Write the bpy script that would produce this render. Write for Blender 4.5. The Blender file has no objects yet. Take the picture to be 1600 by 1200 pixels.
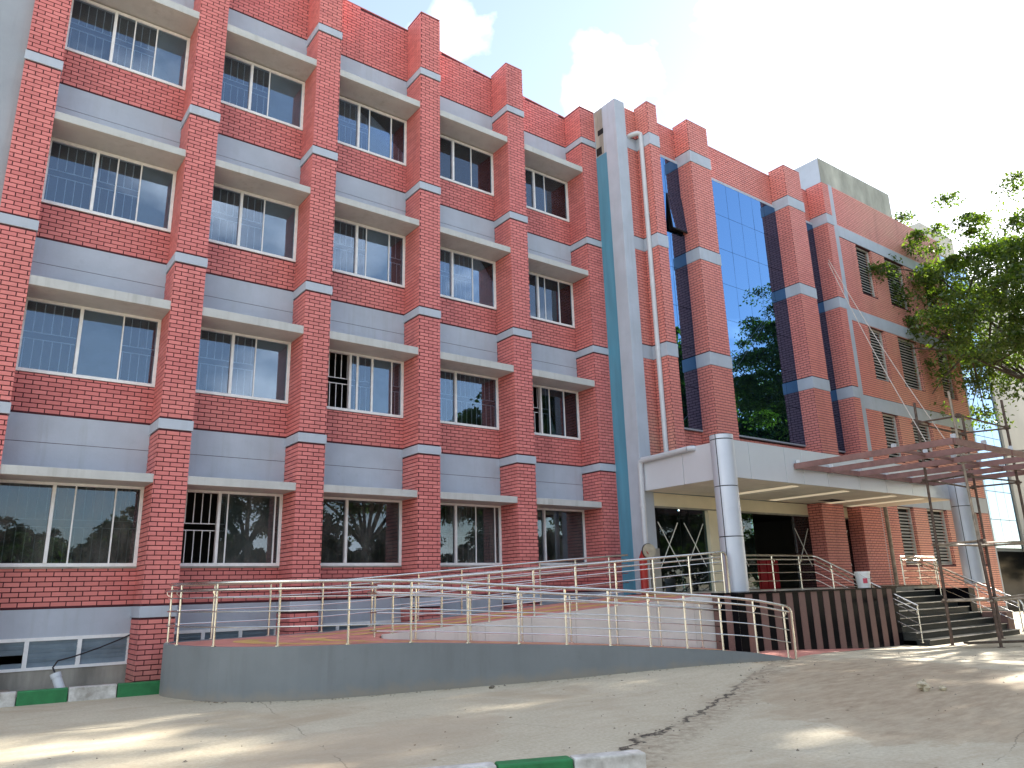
import bpy, math, random
import numpy as np
from mathutils import Vector, Matrix

random.seed(7)
RNG = np.random.default_rng(7)
S = bpy.context.scene
COL = S.collection

# ------------------------------------------------------------------ camera
cd = bpy.data.cameras.new("camera")
CAM = bpy.data.objects.new("camera", cd)
COL.objects.link(CAM)
cp = Vector((5.2767, -15.9176, 1.6))
fw = Vector((0.5791251, 0.7713418, 0.2639053))
rt = Vector((0.8037058, -0.5944483, -0.0262342))
up = Vector((-0.1366425, -0.2272951, 0.9641918))
M = Matrix.Identity(4)
for i in range(3):
    M[i][0], M[i][1], M[i][2], M[i][3] = rt[i], up[i], -fw[i], cp[i]
CAM.matrix_world = M
cd.sensor_width = 36.0
cd.lens = 36.0 * 1178.8 / 1600.0
cd.clip_start, cd.clip_end = 0.05, 3000.0
S.camera = CAM

# ------------------------------------------------------------------ light
SUN_AZ, SUN_EL = 86.0, 26.0          # azimuth from +Y towards +X
W = bpy.data.worlds.new("World")
S.world = W
W.use_nodes = True
wn, wl = W.node_tree.nodes, W.node_tree.links
wn.clear()
wo = wn.new("ShaderNodeOutputWorld")
bg = wn.new("ShaderNodeBackground")
sky = wn.new("ShaderNodeTexSky")
sky.sky_type = 'NISHITA'
sky.sun_disc = False
sky.sun_elevation = math.radians(SUN_EL)
sky.sun_rotation = math.radians(SUN_AZ)
sky.air_density, sky.dust_density, sky.ozone_density = 1.0, 0.7, 1.2
tc = wn.new("ShaderNodeTexCoord")
mp = wn.new("ShaderNodeMapping")
mp.inputs['Scale'].default_value = (1.0, 1.0, 1.7)
mp.inputs['Location'].default_value = (-3.055, 3.061, -1.279)
cn = wn.new("ShaderNodeTexNoise")
cn.inputs['Scale'].default_value = 3.4
cn.inputs['Detail'].default_value = 7.0
cn.inputs['Roughness'].default_value = 0.52
cn.inputs['Distortion'].default_value = 0.25
cr = wn.new("ShaderNodeValToRGB")
cr.color_ramp.elements[0].position, cr.color_ramp.elements[1].position = 0.52, 0.70
cr.color_ramp.elements[0].color = (0.07, 0.07, 0.07, 1)
cr.color_ramp.elements[1].color = (0.9, 0.9, 0.9, 1)
mx = wn.new("ShaderNodeMixRGB")
mx.inputs[2].default_value = (13.0, 13.2, 13.6, 1)
bg.inputs['Strength'].default_value = 0.082
wl.new(tc.outputs['Generated'], mp.inputs['Vector'])
wl.new(mp.outputs['Vector'], cn.inputs['Vector'])
wl.new(cn.outputs['Fac'], cr.inputs['Fac'])
wl.new(cr.outputs['Color'], mx.inputs[0])
wl.new(sky.outputs['Color'], mx.inputs[1])
wl.new(mx.outputs['Color'], bg.inputs['Color'])
wl.new(bg.outputs['Background'], wo.inputs['Surface'])

sd = bpy.data.lights.new("sun", 'SUN')
sd.energy = 5.0
sd.angle = math.radians(0.53)
sd.color = (1.0, 0.93, 0.82)
sun = bpy.data.objects.new("sun", sd)
COL.objects.link(sun)
_el, _az = math.radians(SUN_EL), math.radians(SUN_AZ)
sdir = Vector((math.sin(_az) * math.cos(_el), math.cos(_az) * math.cos(_el), math.sin(_el)))
sun.rotation_euler = (-sdir).to_track_quat('-Z', 'Y').to_euler()

S.view_settings.view_transform = 'Standard'
S.view_settings.look = 'None'
S.view_settings.gamma = 1.0
S.view_settings.exposure = 1.93
S.view_settings.use_curve_mapping = False
S.render.engine = 'CYCLES'
S.cycles.max_bounces = 8
S.cycles.transparent_max_bounces = 12
S.cycles.sample_clamp_indirect = 6.0
S.cycles.use_denoising = True

# ------------------------------------------------------------------ materials
def nodemat(name):
    m = bpy.data.materials.new(name)
    m.use_nodes = True
    nt = m.node_tree
    b = nt.nodes["Principled BSDF"]
    return m, nt, b

def N(nt, kind, **kw):
    n = nt.nodes.new(kind)
    for k, v in kw.items():
        setattr(n, k, v)
    return n

def noise(nt, scale, detail=4, rough=0.55, dist=0.0, vec=None, stretch=None):
    t = N(nt, "ShaderNodeTexNoise")
    t.inputs['Scale'].default_value = scale
    t.inputs['Detail'].default_value = detail
    t.inputs['Roughness'].default_value = rough
    t.inputs['Distortion'].default_value = dist
    if vec is None:
        g = N(nt, "ShaderNodeNewGeometry")
        vec = g.outputs['Position']
    if stretch:
        mpn = N(nt, "ShaderNodeMapping")
        mpn.inputs['Scale'].default_value = stretch
        nt.links.new(vec, mpn.inputs['Vector'])
        vec = mpn.outputs['Vector']
    nt.links.new(vec, t.inputs['Vector'])
    return t.outputs['Fac']

def ramp(nt, fac, *stops):
    r = N(nt, "ShaderNodeValToRGB")
    el = r.color_ramp.elements
    while len(el) < len(stops):
        el.new(0.5)
    for e, (p, c) in zip(el, stops):
        e.position = p
        e.color = (c, c, c, 1) if isinstance(c, (int, float)) else (*c, 1)
    nt.links.new(fac, r.inputs['Fac'])
    return r.outputs['Color']

def mix(nt, fac, a, b, mode='MIX'):
    m = N(nt, "ShaderNodeMixRGB", blend_type=mode)
    for i, v in ((0, fac), (1, a), (2, b)):
        if isinstance(v, (int, float)):
            m.inputs[i].default_value = v if i == 0 else (v, v, v, 1)
        elif isinstance(v, tuple):
            m.inputs[i].default_value = (*v, 1)
        else:
            nt.links.new(v, m.inputs[i])
    return m.outputs['Color']

def bump(nt, b, h, strength=0.2, dist=0.02):
    n = N(nt, "ShaderNodeBump")
    n.inputs['Strength'].default_value = strength
    n.inputs['Distance'].default_value = dist
    nt.links.new(h, n.inputs['Height'])
    nt.links.new(n.outputs['Normal'], b.inputs['Normal'])

def plain(name, col, rough=0.6, metal=0.0, var=0.12, scale=3.0, bumps=0.0, bscale=60.0, col2=None, stretch=None):
    m, nt, b = nodemat(name)
    f = noise(nt, scale, 6, 0.6, stretch=stretch)
    dark = tuple(c * (1 - var) for c in col) if col2 is None else col2
    c = mix(nt, ramp(nt, f, (0.32, 0.0), (0.68, 1.0)), dark, tuple(min(1, x * (1 + var * .6)) for x in col))
    nt.links.new(c, b.inputs['Base Color'])
    b.inputs['Roughness'].default_value = rough
    b.inputs['Metallic'].default_value = metal
    if bumps:
        bump(nt, b, noise(nt, bscale, 3), bumps, 0.01)
    return m

def streaked(name, col, rough, stain, amt=.5, low=None, var=.10, scale=1.1):
    m, nt, b = nodemat(name)
    f = noise(nt, scale, 6, 0.6)
    c = mix(nt, ramp(nt, f, (0.32, 0.0), (0.68, 1.0)), tuple(x * (1 - var) for x in col), tuple(x * (1 + var * .5) for x in col))
    drip = ramp(nt, noise(nt, 1.0, 7, 0.62, stretch=(6.0, 6.0, .45)), (0.50, 0.0), (0.74, 1.0))
    gate = ramp(nt, noise(nt, 0.7, 4), (0.38, 0.0), (0.62, 1.0))
    c = mix(nt, mix(nt, amt, 0.0, mix(nt, 1.0, drip, gate, 'MULTIPLY')), c, stain)
    blot = ramp(nt, noise(nt, 4.5, 6, 0.7), (0.60, 0.0), (0.74, 1.0))
    c = mix(nt, mix(nt, amt * .5, 0.0, blot), c, tuple(x * .72 for x in col))
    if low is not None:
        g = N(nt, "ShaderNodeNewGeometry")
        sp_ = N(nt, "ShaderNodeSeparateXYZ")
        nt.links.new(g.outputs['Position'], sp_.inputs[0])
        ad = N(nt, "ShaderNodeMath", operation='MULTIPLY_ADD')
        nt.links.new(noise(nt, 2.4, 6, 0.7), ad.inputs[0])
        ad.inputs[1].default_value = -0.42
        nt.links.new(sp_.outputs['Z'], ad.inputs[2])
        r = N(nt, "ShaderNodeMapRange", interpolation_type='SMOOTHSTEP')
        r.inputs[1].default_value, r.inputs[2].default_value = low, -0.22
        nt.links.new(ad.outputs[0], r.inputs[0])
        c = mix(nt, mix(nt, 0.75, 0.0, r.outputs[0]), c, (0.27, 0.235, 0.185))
    nt.links.new(c, b.inputs['Base Color'])
    b.inputs['Roughness'].default_value = rough
    bump(nt, b, noise(nt, 26, 5, 0.6), 0.12, 0.012)
    return m

def brick_mat():
    m, nt, b = nodemat("brick_red")
    g = N(nt, "ShaderNodeNewGeometry")
    oi = N(nt, "ShaderNodeObjectInfo")
    ad = N(nt, "ShaderNodeMath", operation='ADD')
    nt.links.new(g.outputs['Random Per Island'], ad.inputs[0])
    nt.links.new(oi.outputs['Random'], ad.inputs[1])
    fr = N(nt, "ShaderNodeMath", operation='FRACT')
    nt.links.new(ad.outputs[0], fr.inputs[0])
    c = ramp(nt, fr.outputs[0], (0.0, (0.57, 0.160, 0.148)), (0.5, (0.645, 0.186, 0.172)), (1.0, (0.71, 0.218, 0.20)))
    # faded, chalky zones of the paint
    big = ramp(nt, noise(nt, 0.35, 5, 0.6), (0.42, 0.0), (0.72, 1.0))
    c = mix(nt, mix(nt, 0.35, 0.0, big), c, (0.70, 0.255, 0.20))
    # tan bricks on the louvre wall, and lime bloom beside the drainpipe
    sep = N(nt, "ShaderNodeSeparateXYZ")
    nt.links.new(g.outputs['Position'], sep.inputs[0])
    def rng(sock, a, b_):
        r = N(nt, "ShaderNodeMapRange", interpolation_type='SMOOTHSTEP')
        r.inputs[1].default_value, r.inputs[2].default_value = a, b_
        nt.links.new(sock, r.inputs[0])
        return r.outputs[0]
    def mul(x, y):
        q = N(nt, "ShaderNodeMath", operation='MULTIPLY')
        nt.links.new(x, q.inputs[0])
        if isinstance(y, float):
            q.inputs[1].default_value = y
        else:
            nt.links.new(y, q.inputs[1])
        return q.outputs[0]
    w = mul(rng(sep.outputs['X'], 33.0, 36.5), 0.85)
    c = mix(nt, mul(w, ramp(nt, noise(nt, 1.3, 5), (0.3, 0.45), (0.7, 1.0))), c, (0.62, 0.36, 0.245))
    a = mul(mul(rng(sep.outputs['X'], 21.3, 21.5), rng(sep.outputs['X'], 22.1, 21.9)), mul(rng(sep.outputs['Z'], 7.2, 6.0), rng(sep.outputs['Z'], 5.0, 5.2)))
    c = mix(nt, mul(a, ramp(nt, noise(nt, 2.2, 5), (0.35, 0.3), (0.65, 0.95))), c, (0.52, 0.35, 0.25))
    c = mix(nt, mul(mul(rng(sep.outputs['X'], 20.96, 21.0), 0.55), ramp(nt, noise(nt, 0.8, 5), (0.25, 0.55), (0.7, 1.0))), c, (0.76, 0.30, 0.235))  # entrance block washed paler: glare haze put into the brick colour
    st = ramp(nt, noise(nt, 1.0, 6, 0.6, stretch=(2.2, 2.2, .28)), (0.52, 0.0), (0.78, 1.0))
    c = mix(nt, mix(nt, 0.45, 0.0, st), c, (0.36, 0.105, 0.095))
    lo = mul(rng(sep.outputs['Z'], 0.75, 0.1), 0.7)
    c = mix(nt, mul(lo, noise(nt, 2.5, 5)), c, (0.34, 0.21, 0.15))
    nt.links.new(c, b.inputs['Base Color'])
    b.inputs['Roughness'].default_value = 0.62
    bump(nt, b, noise(nt, 90, 4), 0.25, 0.006)
    return m

def glass_mat(name, tint, refl=0.35, rough=0.0, dirt=0.05):
    m, nt, _ = nodemat(name)
    nt.nodes.remove(nt.nodes["Principled BSDF"])
    out = [n for n in nt.nodes if n.type == 'OUTPUT_MATERIAL'][0]
    tr = N(nt, "ShaderNodeBsdfTransparent")
    tr.inputs['Color'].default_value = (*tint, 1)
    gl = N(nt, "ShaderNodeBsdfGlossy")
    gl.inputs['Roughness'].default_value = rough
    gl.inputs['Color'].default_value = (0.72, 0.84, 1.0, 1)
    lw = N(nt, "ShaderNodeFresnel")
    lw.inputs['IOR'].default_value = 1.5
    mr = N(nt, "ShaderNodeMapRange")
    mr.inputs[3].default_value = refl
    mr.inputs[4].default_value = 1.0
    nt.links.new(lw.outputs[0], mr.inputs[0])
    ms = N(nt, "ShaderNodeMixShader")
    nt.links.new(mr.outputs[0], ms.inputs[0])
    nt.links.new(tr.outputs[0], ms.inputs[1])
    nt.links.new(gl.outputs[0], ms.inputs[2])
    df = N(nt, "ShaderNodeBsdfDiffuse")
    df.inputs['Color'].default_value = (0.42, 0.41, 0.38, 1)
    md = N(nt, "ShaderNodeMixShader")
    f = ramp(nt, noise(nt, 2.3, 6, 0.65, stretch=(1, 1, .5)), (0.40, 0.25 * dirt), (0.75, 2.0 * dirt))
    nt.links.new(f, md.inputs[0])
    nt.links.new(ms.outputs[0], md.inputs[1])
    nt.links.new(df.outputs[0], md.inputs[2])
    nt.links.new(md.outputs[0], out.inputs['Surface'])
    return m

def mirror_glass(name, tint=(0.14, 0.275, 0.48)):
    m, nt, _ = nodemat(name)
    nt.nodes.remove(nt.nodes["Principled BSDF"])
    out = [n for n in nt.nodes if n.type == 'OUTPUT_MATERIAL'][0]
    gl = N(nt, "ShaderNodeBsdfGlossy")
    gl.inputs['Roughness'].default_value = 0.004
    gl.inputs['Color'].default_value = (*tint, 1)
    df = N(nt, "ShaderNodeBsdfDiffuse")
    df.inputs['Color'].default_value = (0.012, 0.02, 0.035, 1)
    ms = N(nt, "ShaderNodeMixShader")
    ms.inputs[0].default_value = 0.86
    nt.links.new(df.outputs[0], ms.inputs[1])
    nt.links.new(gl.outputs[0], ms.inputs[2])
    g = N(nt, "ShaderNodeBump")
    g.inputs['Strength'].default_value = 0.02
    g.inputs['Distance'].default_value = 0.05
    nt.links.new(noise(nt, 0.9, 1), g.inputs['Height'])
    nt.links.new(g.outputs['Normal'], gl.inputs['Normal'])
    nt.links.new(ms.outputs[0], out.inputs['Surface'])
    return m

def leaf_mat(name, c0, c1):
    m, nt, _ = nodemat(name)
    nt.nodes.remove(nt.nodes["Principled BSDF"])
    out = [n for n in nt.nodes if n.type == 'OUTPUT_MATERIAL'][0]
    g = N(nt, "ShaderNodeNewGeometry")
    c = mix(nt, g.outputs['Random Per Island'], c0, c1)
    df = N(nt, "ShaderNodeBsdfDiffuse")
    tl = N(nt, "ShaderNodeBsdfTranslucent")
    gs = N(nt, "ShaderNodeBsdfGlossy")
    gs.inputs['Roughness'].default_value = 0.42
    nt.links.new(c, df.inputs['Color'])
    tcx = mix(nt, 1.0, c, (1.7, 1.9, 0.5), 'MULTIPLY')
    nt.links.new(tcx, tl.inputs['Color'])
    a = N(nt, "ShaderNodeMixShader")
    a.inputs[0].default_value = 0.52
    nt.links.new(df.outputs[0], a.inputs[1])
    nt.links.new(tl.outputs[0], a.inputs[2])
    b = N(nt, "ShaderNodeMixShader")
    b.inputs[0].default_value = 0.05
    nt.links.new(a.outputs[0], b.inputs[1])
    nt.links.new(gs.outputs[0], b.inputs[2])
    nt.links.new(b.outputs[0], out.inputs['Surface'])
    return m

def ground_mat():
    m, nt, b = nodemat("yard_concrete")
    g = N(nt, "ShaderNodeNewGeometry")
    pos = g.outputs['Position']
    sep = N(nt, "ShaderNodeSeparateXYZ")
    nt.links.new(pos, sep.inputs[0])
    base = mix(nt, ramp(nt, noise(nt, 0.6, 7, 0.62), (0.3, 0.0), (0.7, 1.0)), (0.47, 0.41, 0.29), (0.61, 0.55, 0.41))
    streak = ramp(nt, noise(nt, 1.0, 6, 0.65, 0.3, stretch=(1.6, 5.0, 1)), (0.35, 0.0), (0.7, 1.0))
    base = mix(nt, mix(nt, 0.65, 0.0, streak), base, (0.40, 0.335, 0.225))
    fine = noise(nt, 22, 5, 0.7)
    base = mix(nt, 0.45, base, mix(nt, ramp(nt, fine, (0.35, 0.0), (0.65, 1.0)), (0.36, 0.30, 0.205), (0.64, 0.585, 0.45)))
    def M2(op, x, y=None, z=None):
        q = N(nt, "ShaderNodeMath", operation=op)
        for i, v in enumerate((x, y, z)):
            if v is None:
                continue
            if isinstance(v, (int, float)):
                q.inputs[i].default_value = v
            else:
                nt.links.new(v, q.inputs[i])
        return q.outputs[0]
    X, Y = sep.outputs['X'], sep.outputs['Y']
    wob = M2('SUBTRACT', noise(nt, 0.55, 6, 0.6), 0.5)
    wob2 = M2('SUBTRACT', noise(nt, 3.0, 5, 0.7), 0.5)
    # broken slab edge from the kerb end to the ramp toe
    x0, y0, x1, y1 = 10.9, -10.0, 21.7, -4.95
    L = math.hypot(x1 - x0, y1 - y0)
    nx, ny = -(y1 - y0) / L, (x1 - x0) / L
    d = M2('ADD', M2('ADD', M2('MULTIPLY', X, nx), M2('MULTIPLY', Y, ny)), -(nx * x0 + ny * y0))
    dj = M2('ADD', d, M2('ADD', M2('MULTIPLY', wob, 0.55), M2('MULTIPLY', wob2, 0.45)))
    # dirt spread over the slab on the far side of that edge
    def blob(cx, cy, rx, ry, ang, amp):
        ca, sa = math.cos(ang), math.sin(ang)
        u = M2('ADD', M2('MULTIPLY', X, ca), M2('MULTIPLY', Y, sa))
        v = M2('ADD', M2('MULTIPLY', X, -sa), M2('MULTIPLY', Y, ca))
        u = M2('DIVIDE', M2('SUBTRACT', u, cx * ca + cy * sa), rx)
        v = M2('DIVIDE', M2('SUBTRACT', v, -cx * sa + cy * ca), ry)
        r = M2('SQRT', M2('ADD', M2('MULTIPLY', u, u), M2('MULTIPLY', v, v)))
        r = M2('ADD', r, M2('MULTIPLY', wob, amp))
        r = M2('ADD', r, M2('MULTIPLY', wob2, 0.3))
        return ramp(nt, r, (0.55, 1.0), (0.95, 0.62), (1.12, 0.0))
    dirt = blob(17.3, -9.6, 4.6, 2.2, 0.72, 1.5)
    dirtc = mix(nt, ramp(nt, noise(nt, 2.0, 6, 0.7, stretch=(1.2, 3.5, 1)), (0.35, 0.0), (0.65, 1.0)), (0.29, 0.205, 0.125), (0.46, 0.36, 0.24))
    base = mix(nt, mix(nt, 0.82, 0.0, dirt), base, dirtc)
    stn = ramp(nt, noise(nt, 0.42, 7, 0.68, 0.6, stretch=(1, 1.7, 1)), (0.50, 0.0), (0.66, 1.0))
    base = mix(nt, mix(nt, 0.70, 0.0, stn), base, (0.40, 0.315, 0.21))
    spk = ramp(nt, noise(nt, 55, 3, 0.8), (0.62, 0.0), (0.70, 1.0))
    base = mix(nt, mix(nt, 0.45, 0.0, spk), base, (0.22, 0.18, 0.13))
    dirt2 = blob(9.6, -7.6, 2.0, 1.2, 0.5, 1.4)
    base = mix(nt, mix(nt, 0.5, 0.0, dirt2), base, (0.42, 0.325, 0.225))
    band = ramp(nt, M2('ABSOLUTE', M2('ADD', dj, 0.18)), (0.0, 1.0), (0.16, 0.8), (0.42, 0.0))
    base = mix(nt, mix(nt, 0.75, 0.0, band), base, mix(nt, ramp(nt, noise(nt, 7.0, 6, 0.75), (0.4, 0.0), (0.6, 1.0)), (0.22, 0.165, 0.105), (0.50, 0.43, 0.31)))
    line = ramp(nt, M2('ABSOLUTE', M2('ADD', dj, M2('MULTIPLY', wob2, 0.12))), (0.0, 1.0), (0.022, 1.0), (0.045, 0.0))
    gate = ramp(nt, noise(nt, 1.6, 4), (0.36, 0.0), (0.46, 1.0))
    line = mix(nt, 1.0, line, gate, 'MULTIPLY')
    tt = M2('ADD', M2('MULTIPLY', X, (x1 - x0) / L / L), M2('ADD', M2('MULTIPLY', Y, (y1 - y0) / L / L), -(x0 * (x1 - x0) + y0 * (y1 - y0)) / L / L))
    line = mix(nt, 1.0, line, ramp(nt, tt, (0.0, 1.0), (0.38, 0.95), (0.52, 0.35), (0.9, 0.15)), 'MULTIPLY')
    base = mix(nt, line, base, (0.06, 0.045, 0.03))
    # hairline cracks
    for (ax, ay, bx, by, wd) in ((9.5, -4.2, 8.9, -7.5, .012), (10.6, -5.4, 11.9, -9.6, .008), (12.5, -12.6, 30.0, -9.0, .010), (24.5, -6.0, 19.0, -16.0, .010), (4.0, -4.6, 9.5, -4.3, .007)):
        l = math.hypot(bx - ax, by - ay)
        px, py = -(by - ay) / l, (bx - ax) / l
        q = M2('ADD', M2('ADD', M2('MULTIPLY', X, px), M2('MULTIPLY', Y, py)), -(px * ax + py * ay))
        q = M2('ABSOLUTE', M2('ADD', q, M2('ADD', M2('MULTIPLY', wob, 0.35), M2('MULTIPLY', wob2, 0.10))))
        base = mix(nt, mix(nt, 1.0, ramp(nt, q, (0.0, 0.65), (wd, 0.0)), ramp(nt, noise(nt, 0.8, 2), (0.42, 0.0), (0.52, 1.0)), 'MULTIPLY'), base, (0.12, 0.095, 0.065))
    nt.links.new(base, b.inputs['Base Color'])
    b.inputs['Roughness'].default_value = 0.88
    h = M2('SUBTRACT', M2('ADD', M2('MULTIPLY', fine, 0.35), M2('MULTIPLY', noise(nt, 3.5, 6), 0.9)), M2('MULTIPLY', line, 0.8))
    bump(nt, b, h, 0.45, 0.03)
    return m

MAT = {
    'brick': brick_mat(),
    'coping': plain("coping_red", (0.50, 0.155, 0.135), 0.7, var=0.2, scale=4),
    'mortar': plain("mortar_dark", (0.075, 0.018, 0.024), 0.9, var=0.25, scale=8),
    'grey': streaked("grey_paint", (0.435, 0.475, 0.54), 0.72, (0.34, 0.36, 0.38), .6),
    'grey_dark': streaked("grey_paint_old", (0.32, 0.345, 0.38), 0.75, (0.22, 0.23, 0.24), .6),
    'sunshade': streaked("sunshade_concrete", (0.51, 0.51, 0.49), 0.8, (0.33, 0.32, 0.29), .7, scale=2.0),
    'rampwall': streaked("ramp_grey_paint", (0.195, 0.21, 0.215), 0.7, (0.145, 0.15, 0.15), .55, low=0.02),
    'blue': plain("blue_joint_paint", (0.085, 0.27, 0.38), 0.55, var=0.22, scale=1.1, stretch=(3, 3, .3)),
    'raw': plain("raw_concrete", (0.33, 0.31, 0.265), 0.9, var=0.4, scale=1.2, bumps=0.3, bscale=20, stretch=(2, 2, .5)),
    'roofraw': plain("stained_concrete", (0.40, 0.40, 0.34), 0.9, var=0.42, scale=0.55, bumps=0.2, bscale=12, stretch=(1.6, 1.6, .7)),
    'white': plain("white_frame", (0.84, 0.84, 0.83), 0.45, var=0.10, scale=7),
    'steel': plain("stainless_steel", (0.74, 0.70, 0.635), 0.22, 1.0, var=0.08, scale=4),
    'column': plain("silver_cladding", (0.58, 0.61, 0.67), 0.48, 0.35, var=0.04, scale=2),
    'fascia': plain("fascia_panel", (0.66, 0.68, 0.71), 0.30, 0.15, var=0.04, scale=0.8),
    'seam': plain("seam_black", (0.01, 0.01, 0.012), 0.6),
    'cream': plain("cream_paint", (0.78, 0.69, 0.50), 0.8, var=0.06, scale=1.5),
    'soffit': plain("soffit_board", (0.82, 0.74, 0.60), 0.7, var=0.10, scale=1.2),
    'granite_black': plain("granite_black", (0.006, 0.006, 0.008), 0.14, var=0.5, scale=120),
    'granite_brown': plain("granite_brown", (0.21, 0.130, 0.115), 0.28, var=0.45, scale=90),
    'step': plain("step_granite", (0.050, 0.052, 0.049), 0.3, var=0.5, scale=60),
    'tile': plain("beige_tile", (0.58, 0.53, 0.45), 0.35, var=0.08, scale=2.0),
    'dryleaf': plain("dry_leaf", (0.17, 0.105, 0.05), 0.8, var=0.5, scale=8),
    'tread_glint': plain("painted_tread_glint", (0.52, 0.50, 0.48), 0.25, 0.3, var=0.5, scale=2.0),  # sky reflection on the tread edges, put into a pale colour
    'red_floor': plain("ramp_red_oxide", (0.64, 0.255, 0.20), 0.6, var=0.25, scale=1.6, bumps=0.1, bscale=40),
    'yellow': plain("ramp_yellow_strip", (0.70, 0.45, 0.14), 0.6, var=0.3, scale=2.5),
    'pale': streaked("ramp_pale_wall", (0.72, 0.70, 0.65), 0.75, (0.47, 0.44, 0.39), .6),
    'pvc': plain("grey_pvc", (0.54, 0.555, 0.58), 0.4, var=0.08, scale=3),
    'primer': plain("red_primer_steel", (0.26, 0.135, 0.118), 0.55, var=0.25, scale=4),
    'rust': plain("rusty_tube", (0.135, 0.090, 0.068), 0.7, 0.2, var=0.5, scale=9),
    'bamboo': plain("pale_tube", (0.36, 0.29, 0.22), 0.65, 0.1, var=0.4, scale=7),
    'green': plain("kerb_green", (0.020, 0.180, 0.055), 0.6, var=0.25, scale=5, bumps=0.3, bscale=30),
    'kerbwhite': plain("kerb_white", (0.60, 0.58, 0.54), 0.7, var=0.30, scale=6, bumps=0.3, bscale=30, col2=(0.33, 0.30, 0.26)),
    'bucketwhite': plain("bucket_plastic", (0.78, 0.78, 0.76), 0.4, var=0.05),
    'pink': plain("sticker_pink", (0.60, 0.07, 0.11), 0.5, var=0.05),
    'redpaint': plain("fire_red", (0.36, 0.022, 0.016), 0.4, var=0.15),
    'tan': plain("tan_disc", (0.40, 0.35, 0.26), 0.7, var=0.2, scale=9),
    'rope': plain("pale_rope", (0.60, 0.52, 0.44), 0.8),
    'black': plain("black_rubber", (0.012, 0.012, 0.014), 0.5),
    'paper': plain("crumpled_paper", (0.50, 0.43, 0.30), 0.9, var=0.35, scale=18),
    'stone': plain("loose_stone", (0.20, 0.17, 0.13), 0.9, var=0.4, scale=30),
    'wall_in': plain("room_wall", (0.16, 0.155, 0.14), 0.9, var=0.1),
    'blind': plain("window_film", (0.46, 0.47, 0.45), 0.7, var=0.22, scale=1.8),
    'redcloth': plain("red_drape", (0.34, 0.012, 0.018), 0.7, var=0.3, scale=3),
    'tape': plain("tape_white", (0.78, 0.78, 0.72), 0.6),
    'bark': plain("bark", (0.085, 0.062, 0.045), 0.95, var=0.4, scale=9, bumps=0.6, bscale=20, stretch=(1, 1, .3)),
    'glass': glass_mat("window_glass", (0.70, 0.76, 0.80), 0.085, dirt=0.012),
    'glass_dusty': glass_mat("ground_floor_glass", (0.50, 0.54, 0.54), 0.05, dirt=0.11),
    'shopglass': glass_mat("shopfront_glass", (0.42, 0.55, 0.48), 0.02, dirt=0.02),
    'slatglass': plain("louvre_glass", (0.24, 0.31, 0.37), 0.16, var=0.2, scale=3),
    'mirror': mirror_glass("curtain_wall_glass"),
    'mirror_pale': mirror_glass("far_mirror_glass", (0.34, 0.46, 0.62)),
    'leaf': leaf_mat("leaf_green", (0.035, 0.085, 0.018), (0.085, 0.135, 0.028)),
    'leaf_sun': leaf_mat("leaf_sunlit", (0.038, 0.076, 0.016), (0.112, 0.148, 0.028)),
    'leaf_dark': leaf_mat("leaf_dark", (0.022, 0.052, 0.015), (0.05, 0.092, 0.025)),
    'ground': ground_mat(),
    'aluminium': plain("louvre_aluminium", (0.60, 0.57, 0.53), 0.45, 0.2, var=0.1),
    'void': plain("dark_void", (0.010, 0.010, 0.011), 0.9),
    'farwhite': plain("far_concrete", (0.50, 0.48, 0.43), 0.85, var=0.10, scale=0.4),
}
def glowmat():
    m, nt, b = nodemat("tube_and_strip_glow")
    b.inputs['Emission Color'].default_value = (1, 0.96, 0.88, 1)
    b.inputs['Emission Strength'].default_value = 5.0
    return m
MAT['lamp'] = glowmat()
MAT['strip_glow'] = glowmat()  # faint glow added to cream soffit strips that are no lamps
MAT['strip_glow'].node_tree.nodes['Principled BSDF'].inputs['Emission Strength'].default_value = 0.10
MAT['strip_glow'].node_tree.nodes['Principled BSDF'].inputs['Base Color'].default_value = (0.82, 0.72, 0.53, 1)
MAT['strip_glow'].node_tree.nodes['Principled BSDF'].inputs['Emission Color'].default_value = (1, 0.86, 0.62, 1)
for k_ in ('granite_black', 'step', 'granite_brown'):
    MAT[k_].node_tree.nodes['Principled BSDF'].inputs['Coat Weight'].default_value = 0.0
    MAT[k_].node_tree.nodes['Principled BSDF'].inputs['Specular IOR Level'].default_value = 0.03

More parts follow.
